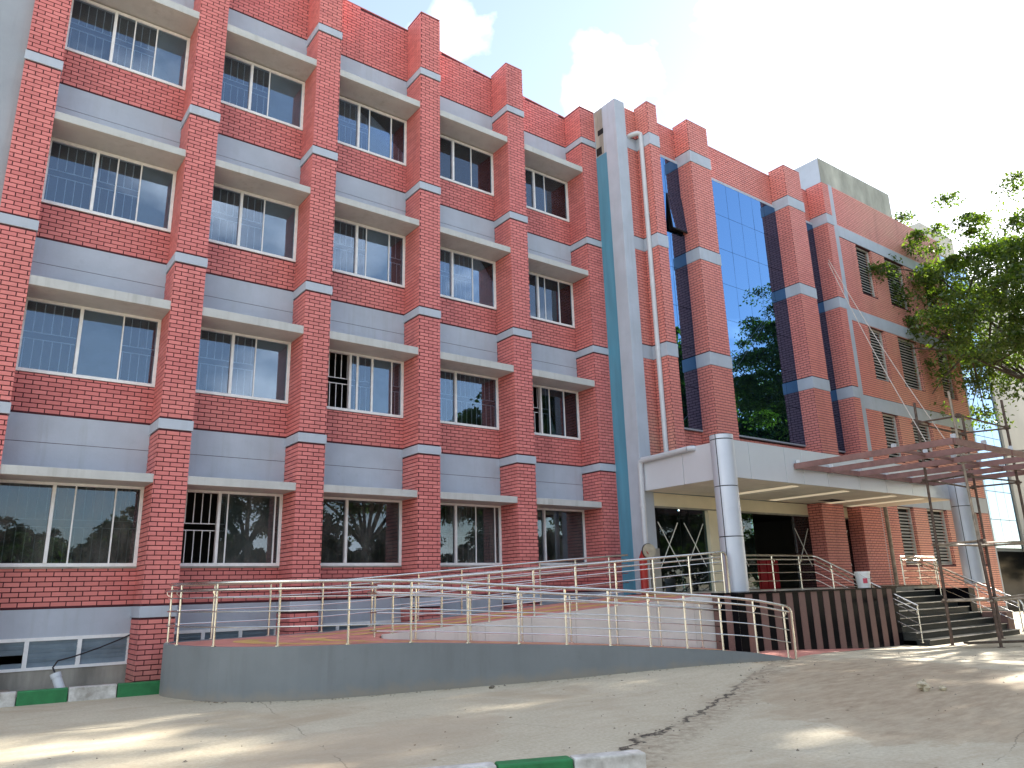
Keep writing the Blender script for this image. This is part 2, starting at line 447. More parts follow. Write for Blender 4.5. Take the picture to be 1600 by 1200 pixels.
# ------------------------------------------------------------------ mesh helpers
class MB:
    def __init__(s):
        s.v, s.f = [], []
    def box(s, x0, y0, z0, x1, y1, z1, skip=()):
        b = len(s.v)
        s.v += [(x0, y0, z0), (x1, y0, z0), (x1, y1, z0), (x0, y1, z0), (x0, y0, z1), (x1, y0, z1), (x1, y1, z1), (x0, y1, z1)]
        F = {'b': (0, 3, 2, 1), 't': (4, 5, 6, 7), 'f': (0, 1, 5, 4), 'r': (1, 2, 6, 5), 'k': (2, 3, 7, 6), 'l': (3, 0, 4, 7)}
        for k, q in F.items():
            if k not in skip:
                s.f.append(tuple(b + i for i in q))
        return s
    def prism(s, poly, z0, z1):
        """poly (counter-clockwise from above) -> closed solid; z0/z1 numbers or per-vertex lists"""
        n, b = len(poly), len(s.v)
        za = z0 if hasattr(z0, '__len__') else [z0] * n
        zb_ = z1 if hasattr(z1, '__len__') else [z1] * n
        s.v += [(x, y, z) for (x, y), z in zip(poly, za)] + [(x, y, z) for (x, y), z in zip(poly, zb_)]
        s.f.append(tuple(b + i for i in reversed(range(n))))
        s.f.append(tuple(b + n + i for i in range(n)))
        for i in range(n):
            j = (i + 1) % n
            s.f.append((b + i, b + j, b + n + j, b + n + i))
        return s
    def bar(s, a, c, w, h, upv=(0, 0, 1)):
        a, c = Vector(a), Vector(c)
        d = (c - a).normalized()
        r = d.cross(Vector(upv))
        if r.length < 1e-4:
            r = d.cross(Vector((1, 0, 0)))
        r.normalize()
        u = r.cross(d)
        b = len(s.v)
        for p in (a, c):
            for i, j in ((-1, -1), (1, -1), (1, 1), (-1, 1)):
                s.v.append(tuple(p + r * (i * w / 2) + u * (j * h / 2)))
        for q in ((0, 1, 2, 3), (7, 6, 5, 4), (0, 4, 5, 1), (1, 5, 6, 2), (2, 6, 7, 3), (3, 7, 4, 0)):
            s.f.append(tuple(b + i for i in q))
        return s
    def tube(s, pts, r, n=8, r1=None):
        pts = [Vector(p) for p in pts]
        b = len(s.v)
        m = len(pts)
        prev = None
        for i, p in enumerate(pts):
            d = (pts[min(i + 1, m - 1)] - pts[max(i - 1, 0)]).normalized()
            if prev is None:
                a = d.cross(Vector((0, 0, 1)))
                if a.length < 1e-3:
                    a = d.cross(Vector((1, 0, 0)))
            else:
                a = prev - d * prev.dot(d)
            a.normalize()
            prev = a
            c = d.cross(a)
            rr = r if r1 is None else r + (r1 - r) * i / max(1, m - 1)
            for k in range(n):
                t = 2 * math.pi * k / n
                s.v.append(tuple(p + a * (rr * math.cos(t)) + c * (rr * math.sin(t))))
        for i in range(m - 1):
            for k in range(n):
                l = (k + 1) % n
                s.f.append((b + i * n + k, b + i * n + l, b + (i + 1) * n + l, b + (i + 1) * n + k))
        s.f.append(tuple(b + k for k in reversed(range(n))))
        s.f.append(tuple(b + (m - 1) * n + k for k in range(n)))
        return s
    def lathe(s, cx, cy, prof, n=24):
        b = len(s.v)
        for (r, z) in prof:
            for k in range(n):
                t = 2 * math.pi * k / n
                s.v.append((cx + r * math.cos(t), cy + r * math.sin(t), z))
        for i in range(len(prof) - 1):
            for k in range(n):
                l = (k + 1) % n
                s.f.append((b + i * n + k, b + i * n + l, b + (i + 1) * n + l, b + (i + 1) * n + k))
        s.f.append(tuple(b + k for k in reversed(range(n))))
        s.f.append(tuple(b + (len(prof) - 1) * n + k for k in range(n)))
        return s
    def mesh(s, name, mat):
        me = bpy.data.meshes.new(name)
        me.from_pydata(s.v, [], s.f)
        if mat is not None:
            me.materials.append(mat)
        return me
    def build(s, name, mat, parent=None, smooth=False, bevel=0.0):
        me = s.mesh(name, MAT[mat] if isinstance(mat, str) else mat)
        if smooth:
            for p in me.polygons:
                p.use_smooth = len(p.vertices) == 4
            me.set_sharp_from_angle(angle=math.radians(50))
        o = bpy.data.objects.new(name, me)
        COL.objects.link(o)
        if parent is not None:
            o.parent = parent
        if bevel:
            bm = o.modifiers.new("edge", 'BEVEL')
            bm.width, bm.segments, bm.limit_method = bevel, 2, 'ANGLE'
        return o

def box(name, mat, parent, *c, bevel=0.0):
    return MB().box(*c).build(name, mat, parent, bevel=bevel)

def inst(name, me, parent, loc=(0, 0, 0), rot=None):
    o = bpy.data.objects.new(name, me)
    COL.objects.link(o)
    o.parent = parent
    o.location = loc
    if rot:
        o.rotation_euler = rot
    return o

def tag(o, label, cat, group=None):
    o['label'], o['category'] = label, cat
    if group:
        o['group'] = group
    return o

def thing(name, label, cat, loc=(0, 0, 0), group=None):
    o = bpy.data.objects.new(name, None)
    o.empty_display_size = 0.2
    COL.objects.link(o)
    o.location = (0, 0, 0)
    return tag(o, label, cat, group)

def part_empty(name, parent):
    o = bpy.data.objects.new(name, None)
    COL.objects.link(o)
    o.parent = parent
    return o

def sstep(a, b, x):
    t = min(1, max(0, (x - a) / (b - a)))
    return t * t * (3 - 2 * t)

def gz(x, y):
    return 0.10 * sstep(13.5, 18.5, x) * (1 - sstep(19.5, 24, x)) - 0.10 * sstep(21, 27, x)

# camera projection for choosing which bricks show largest
def pix(p):
    d = Vector(p) - cp
    z = d.dot(fw)
    if z < 0.1:
        return None
    return 800 + 1178.8 * d.dot(rt) / z, 600 - 1178.8 * d.dot(up) / z, z

# ------------------------------------------------------------------ ground
def make_ground():
    xs = np.concatenate([[-400, -150, -60, -25], np.arange(-10, 45.1, 0.5), [50, 60, 80, 150, 400]])
    ys = np.concatenate([[-400, -150, -70, -40], np.arange(-26, 1.1, 0.5), [3, 10, 30, 100, 400]])
    v = [(x, y, gz(x, y)) for y in ys for x in xs]
    nx = len(xs)
    f = [(j * nx + i, j * nx + i + 1, (j + 1) * nx + i + 1, (j + 1) * nx + i) for j in range(len(ys) - 1) for i in range(nx - 1)]
    me = bpy.data.meshes.new("ground")
    me.from_pydata(v, [], f)
    me.materials.append(MAT['ground'])
    for p in me.polygons:
        p.use_smooth = True
    o = bpy.data.objects.new("ground", me)
    COL.objects.link(o)
    o['kind'] = 'structure'
make_ground()

# ------------------------------------------------------------------ brickwork
BW, BH, GP = 0.256, 0.090, 0.0185
PROUD = 0.011
class Brickwork:
    """collects bricks of one building: (owner, face, u0, u1, z0, z1, plane)"""
    def __init__(s):
        s.items = []
    def face(s, owner, axis, sign, plane, u0, u1, z0, z1, holes=(), z1b=None):
        """axis 'x': wall runs along x, faces sign*y at y=plane; axis 'y': runs along y, faces sign*x at x=plane"""
        j0, j1 = int(math.floor(z0 / BH)), int(math.ceil(z1 / BH))
        for j in range(j0, j1):
            a, b = max(z0, j * BH) + GP / 2, min(z1, (j + 1) * BH) - GP / 2
            if b - a < 0.02:
                continue
            off = (j % 2) * BW / 2
            k0 = int(math.floor((u0 - off) / BW))
            k1 = int(math.ceil((u1 - off) / BW))
            for k in range(k0, k1):
                c, d = max(u0, off + k * BW), min(u1, off + (k + 1) * BW)
                c2 = c + (GP / 2 if c > u0 + 1e-6 else 0)
                d2 = d - (GP / 2 if d < u1 - 1e-6 else 0)
                if d2 - c2 < 0.03:
                    continue
                if z1b is not None and b > z1b(0.5 * (c2 + d2)):
                    continue
                segs = [(c2, d2)]
                for (h0, h1, g0, g1) in holes:
                    if b <= g0 or a >= g1:
                        continue
                    ns = []
                    for (p, q) in segs:
                        if q <= h0 or p >= h1:
                            ns.append((p, q))
                        else:
                            if h0 - p > 0.03:
                                ns.append((p, h0))
                            if q - h1 > 0.03:
                                ns.append((h1, q))
                    segs = ns
                for (p, q) in segs:
                    s.items.append((owner, axis, sign, plane, p, q, a, b))
    def finish(s, building, limit=300):
        scored = []
        for i, (ow, ax, sg, pl, u0, u1, a, b) in enumerate(s.items):
            um, zm = 0.5 * (u0 + u1), 0.5 * (a + b)
            P0 = (um, pl, zm) if ax == 'x' else (pl, um, zm)
            q = pix(P0)
            sc = 0
            if q and -5 < q[0] < 1605 and -5 < q[1] < 1205:
                nrm = Vector((0, sg, 0)) if ax == 'x' else Vector((sg, 0, 0))
                vd = (cp - Vector(P0)).normalized()
                sc = max(0, nrm.dot(vd)) * (u1 - u0) * (b - a) / q[2] ** 2
            scored.append((sc, i))
        scored.sort(reverse=True)
        single = {i for sc, i in scored[:limit] if sc > 0}
        cache, rest = {}, MB()
        for i, (ow, ax, sg, pl, u0, u1, a, b) in enumerate(s.items):
            w, h = u1 - u0, b - a
            um, zm = 0.5 * (u0 + u1), 0.5 * (a + b)
            skip = {('x', -1): 'k', ('x', 1): 'f', ('y', -1): 'r', ('y', 1): 'l'}[(ax, sg)]
            if i in single:
                key = (ax, sg, round(w, 3), round(h, 3))
                if key not in cache:
                    m = MB()
                    if ax == 'x':
                        m.box(-w / 2, min(0, sg * PROUD), -h / 2, w / 2, max(0, sg * PROUD), h / 2, skip)
                    else:
                        m.box(min(0, sg * PROUD), -w / 2, -h / 2, max(0, sg * PROUD), w / 2, h / 2, skip)
                    cache[key] = m.mesh("brick", MAT['brick'])
                inst("brick", cache[key], ow, (um, pl, zm) if ax == 'x' else (pl, um, zm))
            else:
                if ax == 'x':
                    rest.box(u0, min(pl, pl + sg * PROUD), a, u1, max(pl, pl + sg * PROUD), b, skip)
                else:
                    rest.box(min(pl, pl + sg * PROUD), u0, a, max(pl, pl + sg * PROUD), u1, b, skip)
        o = rest.build("brickwork", 'brick', building)
        o['kind'] = 'stuff'

# ------------------------------------------------------------------ left wing
D = 0.797
LV = [1.496 + 3.6 * k for k in range(5)]            # band tops 1.496 .. 15.896
PXS = [5.311, 8.442, 11.308, 14.319, 17.327, 20.341]
PWD = 0.607
PTOP = [18.2, 18.1, 18.0, 17.76, 17.38, 17.04]
PART = [(18.15, 18.1), (18.1, 17.95), (17.75, 17.68), (17.5, 17.30), (17.22, 17.08)]
SILL = [2.25, 5.91, 9.48, 13.15]
WTOP = [3.83, 7.42, 10.985, 14.585]
SHB = [3.815, 7.407, 10.99, 14.612]
SHT = [3.985, 7.60, 11.16, 14.80]
wing = thing("brick_building", "long four storey red brick wing with rows of white framed windows under grey sunshades", "building")
bw = Brickwork()
for i, x0 in enumerate(PXS):
    x1 = x0 + PWD
    core = MB().box(x0, 0.0, -0.15, x1, D, PTOP[i] - 0.004)
    p = core.build("pillar", 'mortar', wing)
    zs = [0.0] + LV
    for k, zb in enumerate(zs):
        lo = zb if k else 0.0
        hi = (LV[k] - 0.205) if k < 5 else PTOP[i]
        bw.face(p, 'x', -1, 0.0, x0 - PROUD, x1 + PROUD, lo, hi)
        bw.face(p, 'y', -1, x0, 0.0, D - 0.012, lo, hi)
        bw.face(p, 'y', 1, x1, 0.0, D - 0.012, lo, hi)
    for zb in LV:
        MB().box(x0 - 0.028, -0.028, zb - 0.205, x1 + 0.028, D - 0.003, zb).build("pillar_band", 'grey', p, bevel=0.006)
    MB().box(x0 - 0.012, -0.012, PTOP[i], x1 + 0.012, D, PTOP[i] + 0.03).build("pillar_cap", 'coping', p)

gm = {}
def grille(parent, xa, xb, za, zb, y):
    m = MB()
    zm = za + (zb - za) * 0.56
    m.box(xa, y - 0.006, zm - 0.009, xb, y + 0.005, zm + 0.009)
    m.box(xa, y - 0.006, zm - 0.15, xb, y + 0.005, zm - 0.132)
    n = max(4, int((xb - xa) / 0.155))
    for q in range(n + 1):
        x = xa + (xb - xa) * q / n
        m.box(x - 0.009, y + 0.006, zm, x + 0.009, y + 0.018, zb)
        x2 = x + 0.04 if q < n else x
        m.box(x2 - 0.008, y + 0.006, za, x2 + 0.008, y + 0.018, zm - 0.14)
    m.build("grille", 'white', parent)

def window(xa, xb, za, zb, row, bay):
    rs = random.Random(100 * row + bay * 7 + 3)
    y0, y1 = D - 0.035, D + 0.06
    fwid = 0.065
    m = MB()
    m.box(xa, y0, za, xb, y1, za + fwid)
    m.box(xa, y0, zb - fwid, xb, y1, zb)
    m.box(xa, y0, za + fwid, xa + fwid, y1, zb - fwid)
    m.box(xb - fwid, y0, za + fwid, xb, y1, zb - fwid)
    w = m.build("window", 'white', wing, bevel=0.004)
    W_ = xb - xa
    t1 = xa + W_ * (0.385 + rs.uniform(-.02, .02))
    za2, zb2 = za + fwid, zb - fwid
    ground = row == 0
    MB().box(t1 - 0.03, y0 - 0.012, za2, t1 + 0.03, y1 - 0.01, zb2).build("mullion", 'white', w, bevel=0.003)
    cuts = [xa + fwid, t1, xb - fwid]
    stiles = []
    black_void = (row == 0 and bay in (2, 4))
    if row == 0 and bay == 3:
        stiles = [0.66, 0.92]
    elif black_void:
        stiles = []
    elif row == 1 and bay == 2:
        stiles = [0.46, 0.63, 0.86]
    elif row == 1 and bay == 3:
        stiles = []
    elif bay == 0:
        stiles = [0.41 if rs.random() < .6 else 0.53, 0.715]
    elif bay == 2:
        stiles = [0.52, 0.80]
    elif bay == 3:
        stiles = [0.66]
    else:
        stiles = [0.60 + rs.uniform(-.03, .05)] if rs.random() < .7 else [0.52, 0.76]
    if row == 0 and bay == 0:
        stiles = [0.52, 0.80]
    if row == 0 and bay == 1:
        stiles = [0.47, 0.93]
    for t in stiles:
        x = xa + W_ * t
        hw = 0.013 if t not in (0.46, 0.63) else 0.026
        MB().box(x - hw, y0 + 0.02, za2, x + hw, y1 - 0.03, zb2).build("stile", 'white', w)
    gmat = 'glass_dusty' if ground else 'glass'
    open_left = (row == 0 and bay == 1) or (row == 1 and bay == 2) or (row == 1 and bay == 4)
    panes = []
    if not open_left:
        panes.append((xa + fwid, t1 - 0.03, D + 0.018))
    edges = [t1 + 0.03] + [xa + W_ * t for t in stiles] + [xb - fwid]
    for q in range(len(edges) - 1):
        panes.append((edges[q], edges[q + 1], D + 0.002 + 0.012 * (q % 2)))
    for (a, b, y) in panes:
        if b - a < 0.02:
            continue
        o = MB().box(-(b - a) / 2, -0.0025, -(zb2 - za2) / 2, (b - a) / 2, 0.0025, (zb2 - za2) / 2).build("pane", gmat, w)
        o.location = ((a + b) / 2, y, (za2 + zb2) / 2)
        o.rotation_euler = (rs.uniform(-.006, .006), 0, rs.uniform(-.006, .006))
    # film / mesh sash behind one pane
    if stiles and not black_void:
        ed = edges
        q = max(range(len(ed) - 1), key=lambda i_: ed[i_ + 1] - ed[i_])
        if rs.random() < 0.85:
            MB().box(ed[q], D + 0.03, za2, ed[q + 1], D + 0.036, zb2).build("window_film", 'blind', w)
    if not black_void:
        grille(w, xa + fwid, xb - fwid, za2, zb2, D + 0.085)
    if ground:
        # lime-smeared surround still to be painted
        g = MB()
        g.box(xa - 0.0, y0 - 0.006, za - 0.035, xb, y0 + 0.05, za - 0.002)
        g.build("mortar_smear", 'raw', w)

for b in range(5):
    xa, xb = PXS[b] + PWD, PXS[b + 1]
    # basement strip
    o = MB().box(xa, D, -0.15, xb, D + 0.2, 0.44).build("foundation_wall", 'raw', wing)
    MB().box(xa, D - 0.006, 1.0, xb, D + 0.2, 1.494).build("plinth_panel", 'grey', wing)
    # storeys
    for r in range(4):
        lo, hi = LV[r], SILL[r]
        wl_ = MB().box(xa, D, lo, xb, D + 0.2, hi).build("bay_wall", 'mortar', wing)
        bw.face(wl_, 'x', -1, D, xa, xb, lo, hi - 0.006)
        window(xa + 0.01, xb - 0.012, SILL[r], WTOP[r], r, b)
        # sunshade slab
        MB().box(xa + 0.002, 0.015, SHB[r], xb - 0.002, D + 0.2, SHT[r]).build("sunshade", 'sunshade', wing, bevel=0.008)
        zt = LV[r + 1]
        if r < 3:
            zm = SHT[r] + (zt - SHT[r]) * 0.52
            MB().box(xa, D - 0.006, SHT[r], xb, D + 0.2, zm - 0.005).build("spandrel_panel", 'grey', wing)
            MB().box(xa, D - 0.006, zm + 0.005, xb, D + 0.2, zt).build("spandrel_panel", 'grey', wing)
            MB().box(xa, D + 0.004, zm - 0.006, xb, D + 0.19, zm + 0.006).build("panel_joint", 'mortar', wing)
        else:
            MB().box(xa, D - 0.006, SHT[r], xb, D + 0.2, zt).build("spandrel_panel", 'grey', wing)
    ta, tb = PART[b]
    pr = MB().prism([(xa, D), (xb, D), (xb, D + 0.25), (xa, D + 0.25)], LV[4], [ta, tb, tb, ta]).build("parapet", 'mortar', wing)
    fz = lambda u, ta=ta, tb=tb, xa=xa, xb=xb: ta + (tb - ta) * (u - xa) / (xb - xa)
    bw.face(pr, 'x', -1, D, xa, xb, LV[4], max(ta, tb), z1b=fz)
    MB().prism([(xa, D - 0.012), (xb, D - 0.012), (xb, D + 0.27), (xa, D + 0.27)], [ta, tb, tb, ta], [ta + .03, tb + .03, tb + .03, ta + .03]).build("parapet_coping", 'coping', pr)
    # basement glass louvre window
    m = MB()
    zb0, zb1 = 0.44, 1.0
    m.box(xa, D - 0.02, zb0, xb, D + 0.08, zb0 + 0.05).box(xa, D - 0.02, zb1 - 0.06, xb, D + 0.08, zb1)
    nb = 3
    ws = (xb - xa) / nb
    for q in range(nb + 1):
        x = xa + q * ws
        m.box(max(xa, x - 0.035), D - 0.018, zb0 + 0.05, min(xb, x + 0.035), D + 0.078, zb1 - 0.06)
    lw = m.build("louvre_window", 'white', wing)
    sl = MB().box(-(ws - 0.07) / 2, -0.004, -0.045, (ws - 0.07) / 2, 0.004, 0.045).mesh("glass_slat", MAT['slatglass'])
    if b < 4:
        for q in range(nb):
            for k in range(6):
                if b == 0 and q == 0 and k in (1, 2):
                    continue
                ang = math.radians(28 + random.uniform(-6, 6))
                inst("glass_slat", sl, lw, (xa + (q + .5) * ws, D + 0.03, zb0 + 0.09 + 0.075 * k), (ang, 0, 0))
bw.finish(wing)
# rooms behind the windows
rm = MB()
X0, X1, Y1 = PXS[0] - .6, 20.95, 4.2
for (za, zb) in ((0.05, 1.3), (1.42, 4.7), (5.02, 8.3), (8.62, 11.9), (12.22, 15.5)):
    for q in range(5):
        a, b_ = PXS[q] + PWD / 2 + .05, PXS[q + 1] + PWD / 2 - .05
        i0 = len(rm.v)
        rm.v += [(a, D + .2, za), (b_, D + .2, za), (b_, Y1, za), (a, Y1, za), (a, D + .2, zb), (b_, D + .2, zb), (b_, Y1, zb), (a, Y1, zb)]
        rm.f += [tuple(i0 + t for t in qd) for qd in ((0, 1, 2, 3), (7, 6, 5, 4), (1, 5, 6, 2), (2, 6, 7, 3), (3, 7, 4, 0))]
rm.build("room_shell", 'wall_in', wing)
core = MB().box(-8, 4.25, -0.1, 20.93, 16, 17.0)
core.build("rear_block", 'grey_dark', wing)
MB().box(-8, D + .21, 17.0, 20.93, 16, 17.02).build("roof", 'raw', wing)
# grey rendered return at the far left
MB().box(-8.0, 0.16, -0.15, PXS[0] - 0.004, 4.2, 18.3).build("rendered_wall", 'grey_dark', wing)
# dark cardboard / paper lying in a ground floor window
box("paper_sheet", 'white', wing, 16.72, D + 0.062, 2.33, 17.05, D + 0.066, 2.72)

# ------------------------------------------------------------------ entrance block
blk = thing("entrance_building", "red brick entrance block with tall blue mirror glass and a louvred right end", "building")
be = Brickwork()
YW, YG = -0.87, -0.95
PODZ = 1.42
# joint pilaster and blue strip
MB().box(20.962, -1.0, -0.1, 21.42, 0.9, 17.05).build("pilaster", 'grey', blk, bevel=0.01)
MB().box(20.952, -0.50, 1.0, 20.960, -0.012, 15.3).build("joint_strip", 'blue', blk)
MB().box(20.952, -0.40, 15.32, 20.960, -0.05, 17.0).build("unpainted_patch", 'raw', blk)
MB().box(20.950, -0.42, 16.05, 20.9512, -0.16, 16.25).build("notch", 'void', blk)
MB().box(20.950, -0.30, 15.34, 20.9512, -0.05, 15.62).build("notch", 'void', blk)
EB = [(8.696 - .42, 8.696), (12.296 - .42, 12.296), (15.896 - .42, 15.896)]
def wallpiece(name, x0, x1, y, z0, z1, th=0.25):
    return MB().box(x0, y, z0, x1, y + th, z1).build(name, 'mortar', blk)
# strip between pilaster and first pillar
prevz = 5.2
for (a, b) in EB:
    w = wallpiece("brick_strip", 21.42, 22.0, YW, prevz, a)
    be.face(w, 'x', -1, YW, 21.42, 22.0, prevz, a)
    MB().box(21.42, YW - 0.02, a, 22.0, YW + .25, b).build("grey_band", 'grey', blk)
    prevz = b
w = wallpiece("brick_strip", 21.42, 22.0, YW, prevz, 17.0)
be.face(w, 'x', -1, YW, 21.42, 22.0, prevz, 17.0)
# pillars
EP = [(22.0, 22.43, -1.45), (23.92, 24.95, -1.5), (29.48, 30.5, -1.55), (32.05, 32.5, -1.58)]
ETOP = [17.05, 17.08, 17.2, 17.27]
for (x0, x1, yf), tz in zip(EP, ETOP):
    p = MB().box(x0, yf, 5.2, x1, YW, tz - .004).build("pillar", 'mortar', blk)
    lo = 5.2
    for (a, b) in EB + [(tz, tz)]:
        be.face(p, 'x', -1, yf, x0 - PROUD, x1 + PROUD, lo, a)
        be.face(p, 'y', -1, x0, yf, YW - 0.01, lo, a)
        be.face(p, 'y', 1, x1, yf, YW - 0.01, lo, a)
        if b > a:
            MB().box(x0 - .03, yf - .03, a, x1 + .03, YW - .004, b).build("pillar_band", 'grey', p, bevel=0.006)
        lo = b
    MB().box(x0 - .012, yf - .012, tz, x1 + .012, YW, tz + .03).build("pillar_cap", 'coping', p)
# parapets and glass bays
BAYS = [(22.43, 23.92, 2, 6.27), (24.95, 29.48, 6, 6.30), (30.5, 32.05, 2, 6.30)]
mir = {}
for bi, (xa, xb, nc, zb0) in enumerate(BAYS):
    top = (16.98, 17.06, 17.2)[bi]
    pr = wallpiece("parapet", xa, xb, YW, 15.72, top, .25)
    be.face(pr, 'x', -1, YW, xa, xb, 15.72, top)
    MB().box(xa, YW - .015, top, xb, YW + .27, top + .03).build("parapet_coping", 'coping', pr)
    MB().box(xa, YG - .015, 15.62, xb, YW + .2, 15.715).build("glazing_head", 'grey', blk)
    wallpiece("glazing_backing", xa, xb, YG + .03, zb0, 15.62, .1).data.materials[0] = MAT['void']
    sl = wallpiece("brick_sill", xa, xb, YW, 5.2, zb0 - .06)
    be.face(sl, 'x', -1, YW, xa, xb, 5.2, zb0 - .06)
    MB().box(xa, YG - .02, zb0 - .055, xb, YW + .1, zb0).build("glazing_sill", 'grey_dark', blk)
    pw, nr = (xb - xa) / nc, 7
    ph = (15.62 - zb0) / nr
    for c in range(nc):
        for r in range(nr):
            o = MB().box(-pw / 2 + .006, -.012, -ph / 2 + .006, pw / 2 - .006, .012, ph / 2 - .006).build("glass_pane", 'mirror', blk)
            o.location = (xa + (c + .5) * pw, YG, zb0 + (r + .5) * ph)
            o.rotation_euler = (random.gauss(0, .0016), 0, random.gauss(0, .0016))
            if bi == 0 and c == 1 and r == 5:          # top-hung vent standing open
                o.rotation_euler = (math.radians(-5.5), 0, 0)
                o.location = (xa + 1.5 * pw, YG - .08, zb0 + 5.5 * ph + .01)
                MB().box(-pw / 2, -.02, -ph / 2 - .01, pw / 2, .02, -ph / 2 + .035).build("vent_frame", 'void', o)
                MB().box(-pw / 2, -.018, -ph / 2, -pw / 2 + .03, .018, ph / 2).build("vent_frame", 'void', o)
# louvred end
YL = -1.22
XL0, XL1 = 33.15, 42.75
LZ = [(2.15, 4.34), (6.18, 8.06), (9.47, 11.7), (13.2, 15.38)]
LX = [(34.72, 35.95), (37.05, 38.75), (40.55, 41.85)]
wallb = MB().box(XL0, YL + .30, 0.4, XL1, 3.0, 17.75).build("end_wall", 'mortar', blk)
skin = MB()
BZ = [(4.36, 5.02), (8.08, 8.62), (11.74, 12.27), (15.42, 15.93)]
zcur = 0.4
rows = []
for (a, b) in BZ:
    rows.append((zcur, a)); zcur = b
rows.append((zcur, 17.72))
for ri, (za, zb) in enumerate(rows):
    hs = [(lx0, lx1, LZ[ri][0], LZ[ri][1]) for (lx0, lx1) in LX] if ri < 4 else []
    xcuts = [XL0 + .28] + [v for h in hs for v in (h[0], h[1])] + [XL1]
    if hs:
        z0h, z1h = LZ[ri]
        skin.box(XL0 + .28, YL, za, XL1, YL + .3, z0h)
        skin.box(XL0 + .28, YL, z1h, XL1, YL + .3, zb)
        for q in range(0, len(xcuts), 2):
            skin.box(xcuts[q], YL, z0h, xcuts[q + 1], YL + .3, z1h)
    else:
        skin.box(XL0 + .28, YL, za, XL1, YL + .3, zb)
    be.face(wallb, 'x', -1, YL, XL0 + .28, XL1, za, zb, holes=hs)
    for h in hs:
        be.face(wallb, 'y', -1, h[1], YL + .0, YL + .29, h[2], h[3])
skin.build("end_wall_skin", 'mortar', blk)
for (a, b) in BZ:
    MB().box(XL0 + .28, YL - .02, a, XL1 + .03, YL + .3, b).build("grey_band", 'grey', blk)
MB().box(XL0, YL - .03, 0.4, XL0 + .28, YL + .3, 17.72).build("grey_edge", 'grey', blk)
MB().box(XL1, YL - .02, 0.2, XL1 + .12, 3.0, 17.75).build("grey_edge", 'grey', blk)
for ri, (z0h, z1h) in enumerate(LZ):
    for (a, b) in LX:
        yl = YL + .14
        m = MB()
        m.box(a, yl - .03, z0h, a + .04, yl + .05, z1h).box(b - .07, yl - .03, z0h, b - .02, yl + .05, z1h)
        m.box(a + .04, yl - .03, z0h, b - .07, yl + .05, z0h + .04).box(a + .04, yl - .03, z1h - .05, b - .07, yl + .05, z1h)
        lv = m.build("louvre", 'aluminium', blk)
        MB().box(a + .04, yl + .12, z0h, b - .02, yl + .125, z1h).build("dark_backing", 'void', lv)
        ns = int((z1h - z0h - .1) / .125)
        sl = MB().box(a + .04, -.004, -.042, b - .07, .004, .042).mesh("slat", MAT['aluminium'])
        for k in range(ns):
            inst("slat", sl, lv, (0, yl + .01, z0h + .1 + k * .125), (math.radians(-38), 0, 0))
be_rear = MB().box(21.42, -0.55, 5.2, 33.2, 12, 16.6).build("rear_block", 'grey_dark', blk)
MB().box(33.2, 3.0, 0.2, XL1, 12, 17.3).build("rear_block", 'grey_dark', blk)
MB().box(33.2, YL + .31, 17.3, XL1, 12, 17.32).build("roof", 'raw', blk)
# stair-head room on the roof
rb = MB().prism([(35.3, 0.15), (41.65, 0.15), (41.65, 7), (35.3, 7)], 17.33, [20.45, 20.55, 20.55, 20.45]).build("roof_room", 'roofraw', blk)
MB().prism([(35.27, 0.17), (35.295, 0.17), (35.295, 7.0), (35.27, 7.0)], 17.33, 20.44).build("painted_side", 'grey', rb)

# ground floor of the entrance under the canopy
LPX = [(29.05, 30.38, -1.5), (31.55, 32.9, -1.5)]
for (x0, x1, yf) in LPX:
    p = MB().box(x0, yf, PODZ, x1, YG + .05, 4.19).build("entrance_pillar", 'mortar', blk)
    be.face(p, 'x', -1, yf, x0 - PROUD, x1 + PROUD, PODZ, 4.19)
    be.face(p, 'y', -1, x0, yf, YG - .02, PODZ, 4.19)
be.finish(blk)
MB().box(21.42, YG - .03, 3.82, 33.15, YG + .2, 4.19).build("cream_lintel", 'cream', blk)
MB().box(21.42, YG - .05, 3.77, 33.15, YG + .1, 3.818).build("stone_trim", 'raw', blk)
MB().box(23.65, YG - .12, PODZ, 24.2, YG + .2, 3.765).build("cream_pier", 'cream', blk)
MB().box(32.92, -1.40, PODZ, 33.14, YG + .1, 4.19).build("grey_edge", 'grey', blk)
for (a, b) in ((21.42, 22.5), (22.5, 23.65), (24.2, 25.95), (28.05, 29.05), (30.38, 31.55)):
    MB().box(a + .01, YG - .006, PODZ + .02, b - .01, YG + .006, 3.765).build("shop_pane", 'shopglass', blk)
    c, z = (a + b) / 2, 2.75
    wd = min(.42, (b - a) * .38)
    t = MB()
    t.bar((c - wd, YG - .012, z + .62), (c + wd, YG - .012, z - .62), .03, .003, (0, 1, 0))
    t.bar((c + wd, YG - .017, z + .62), (c - wd, YG - .017, z - .62), .03, .003, (0, 1, 0))
    t.build("tape_cross", 'tape', blk)
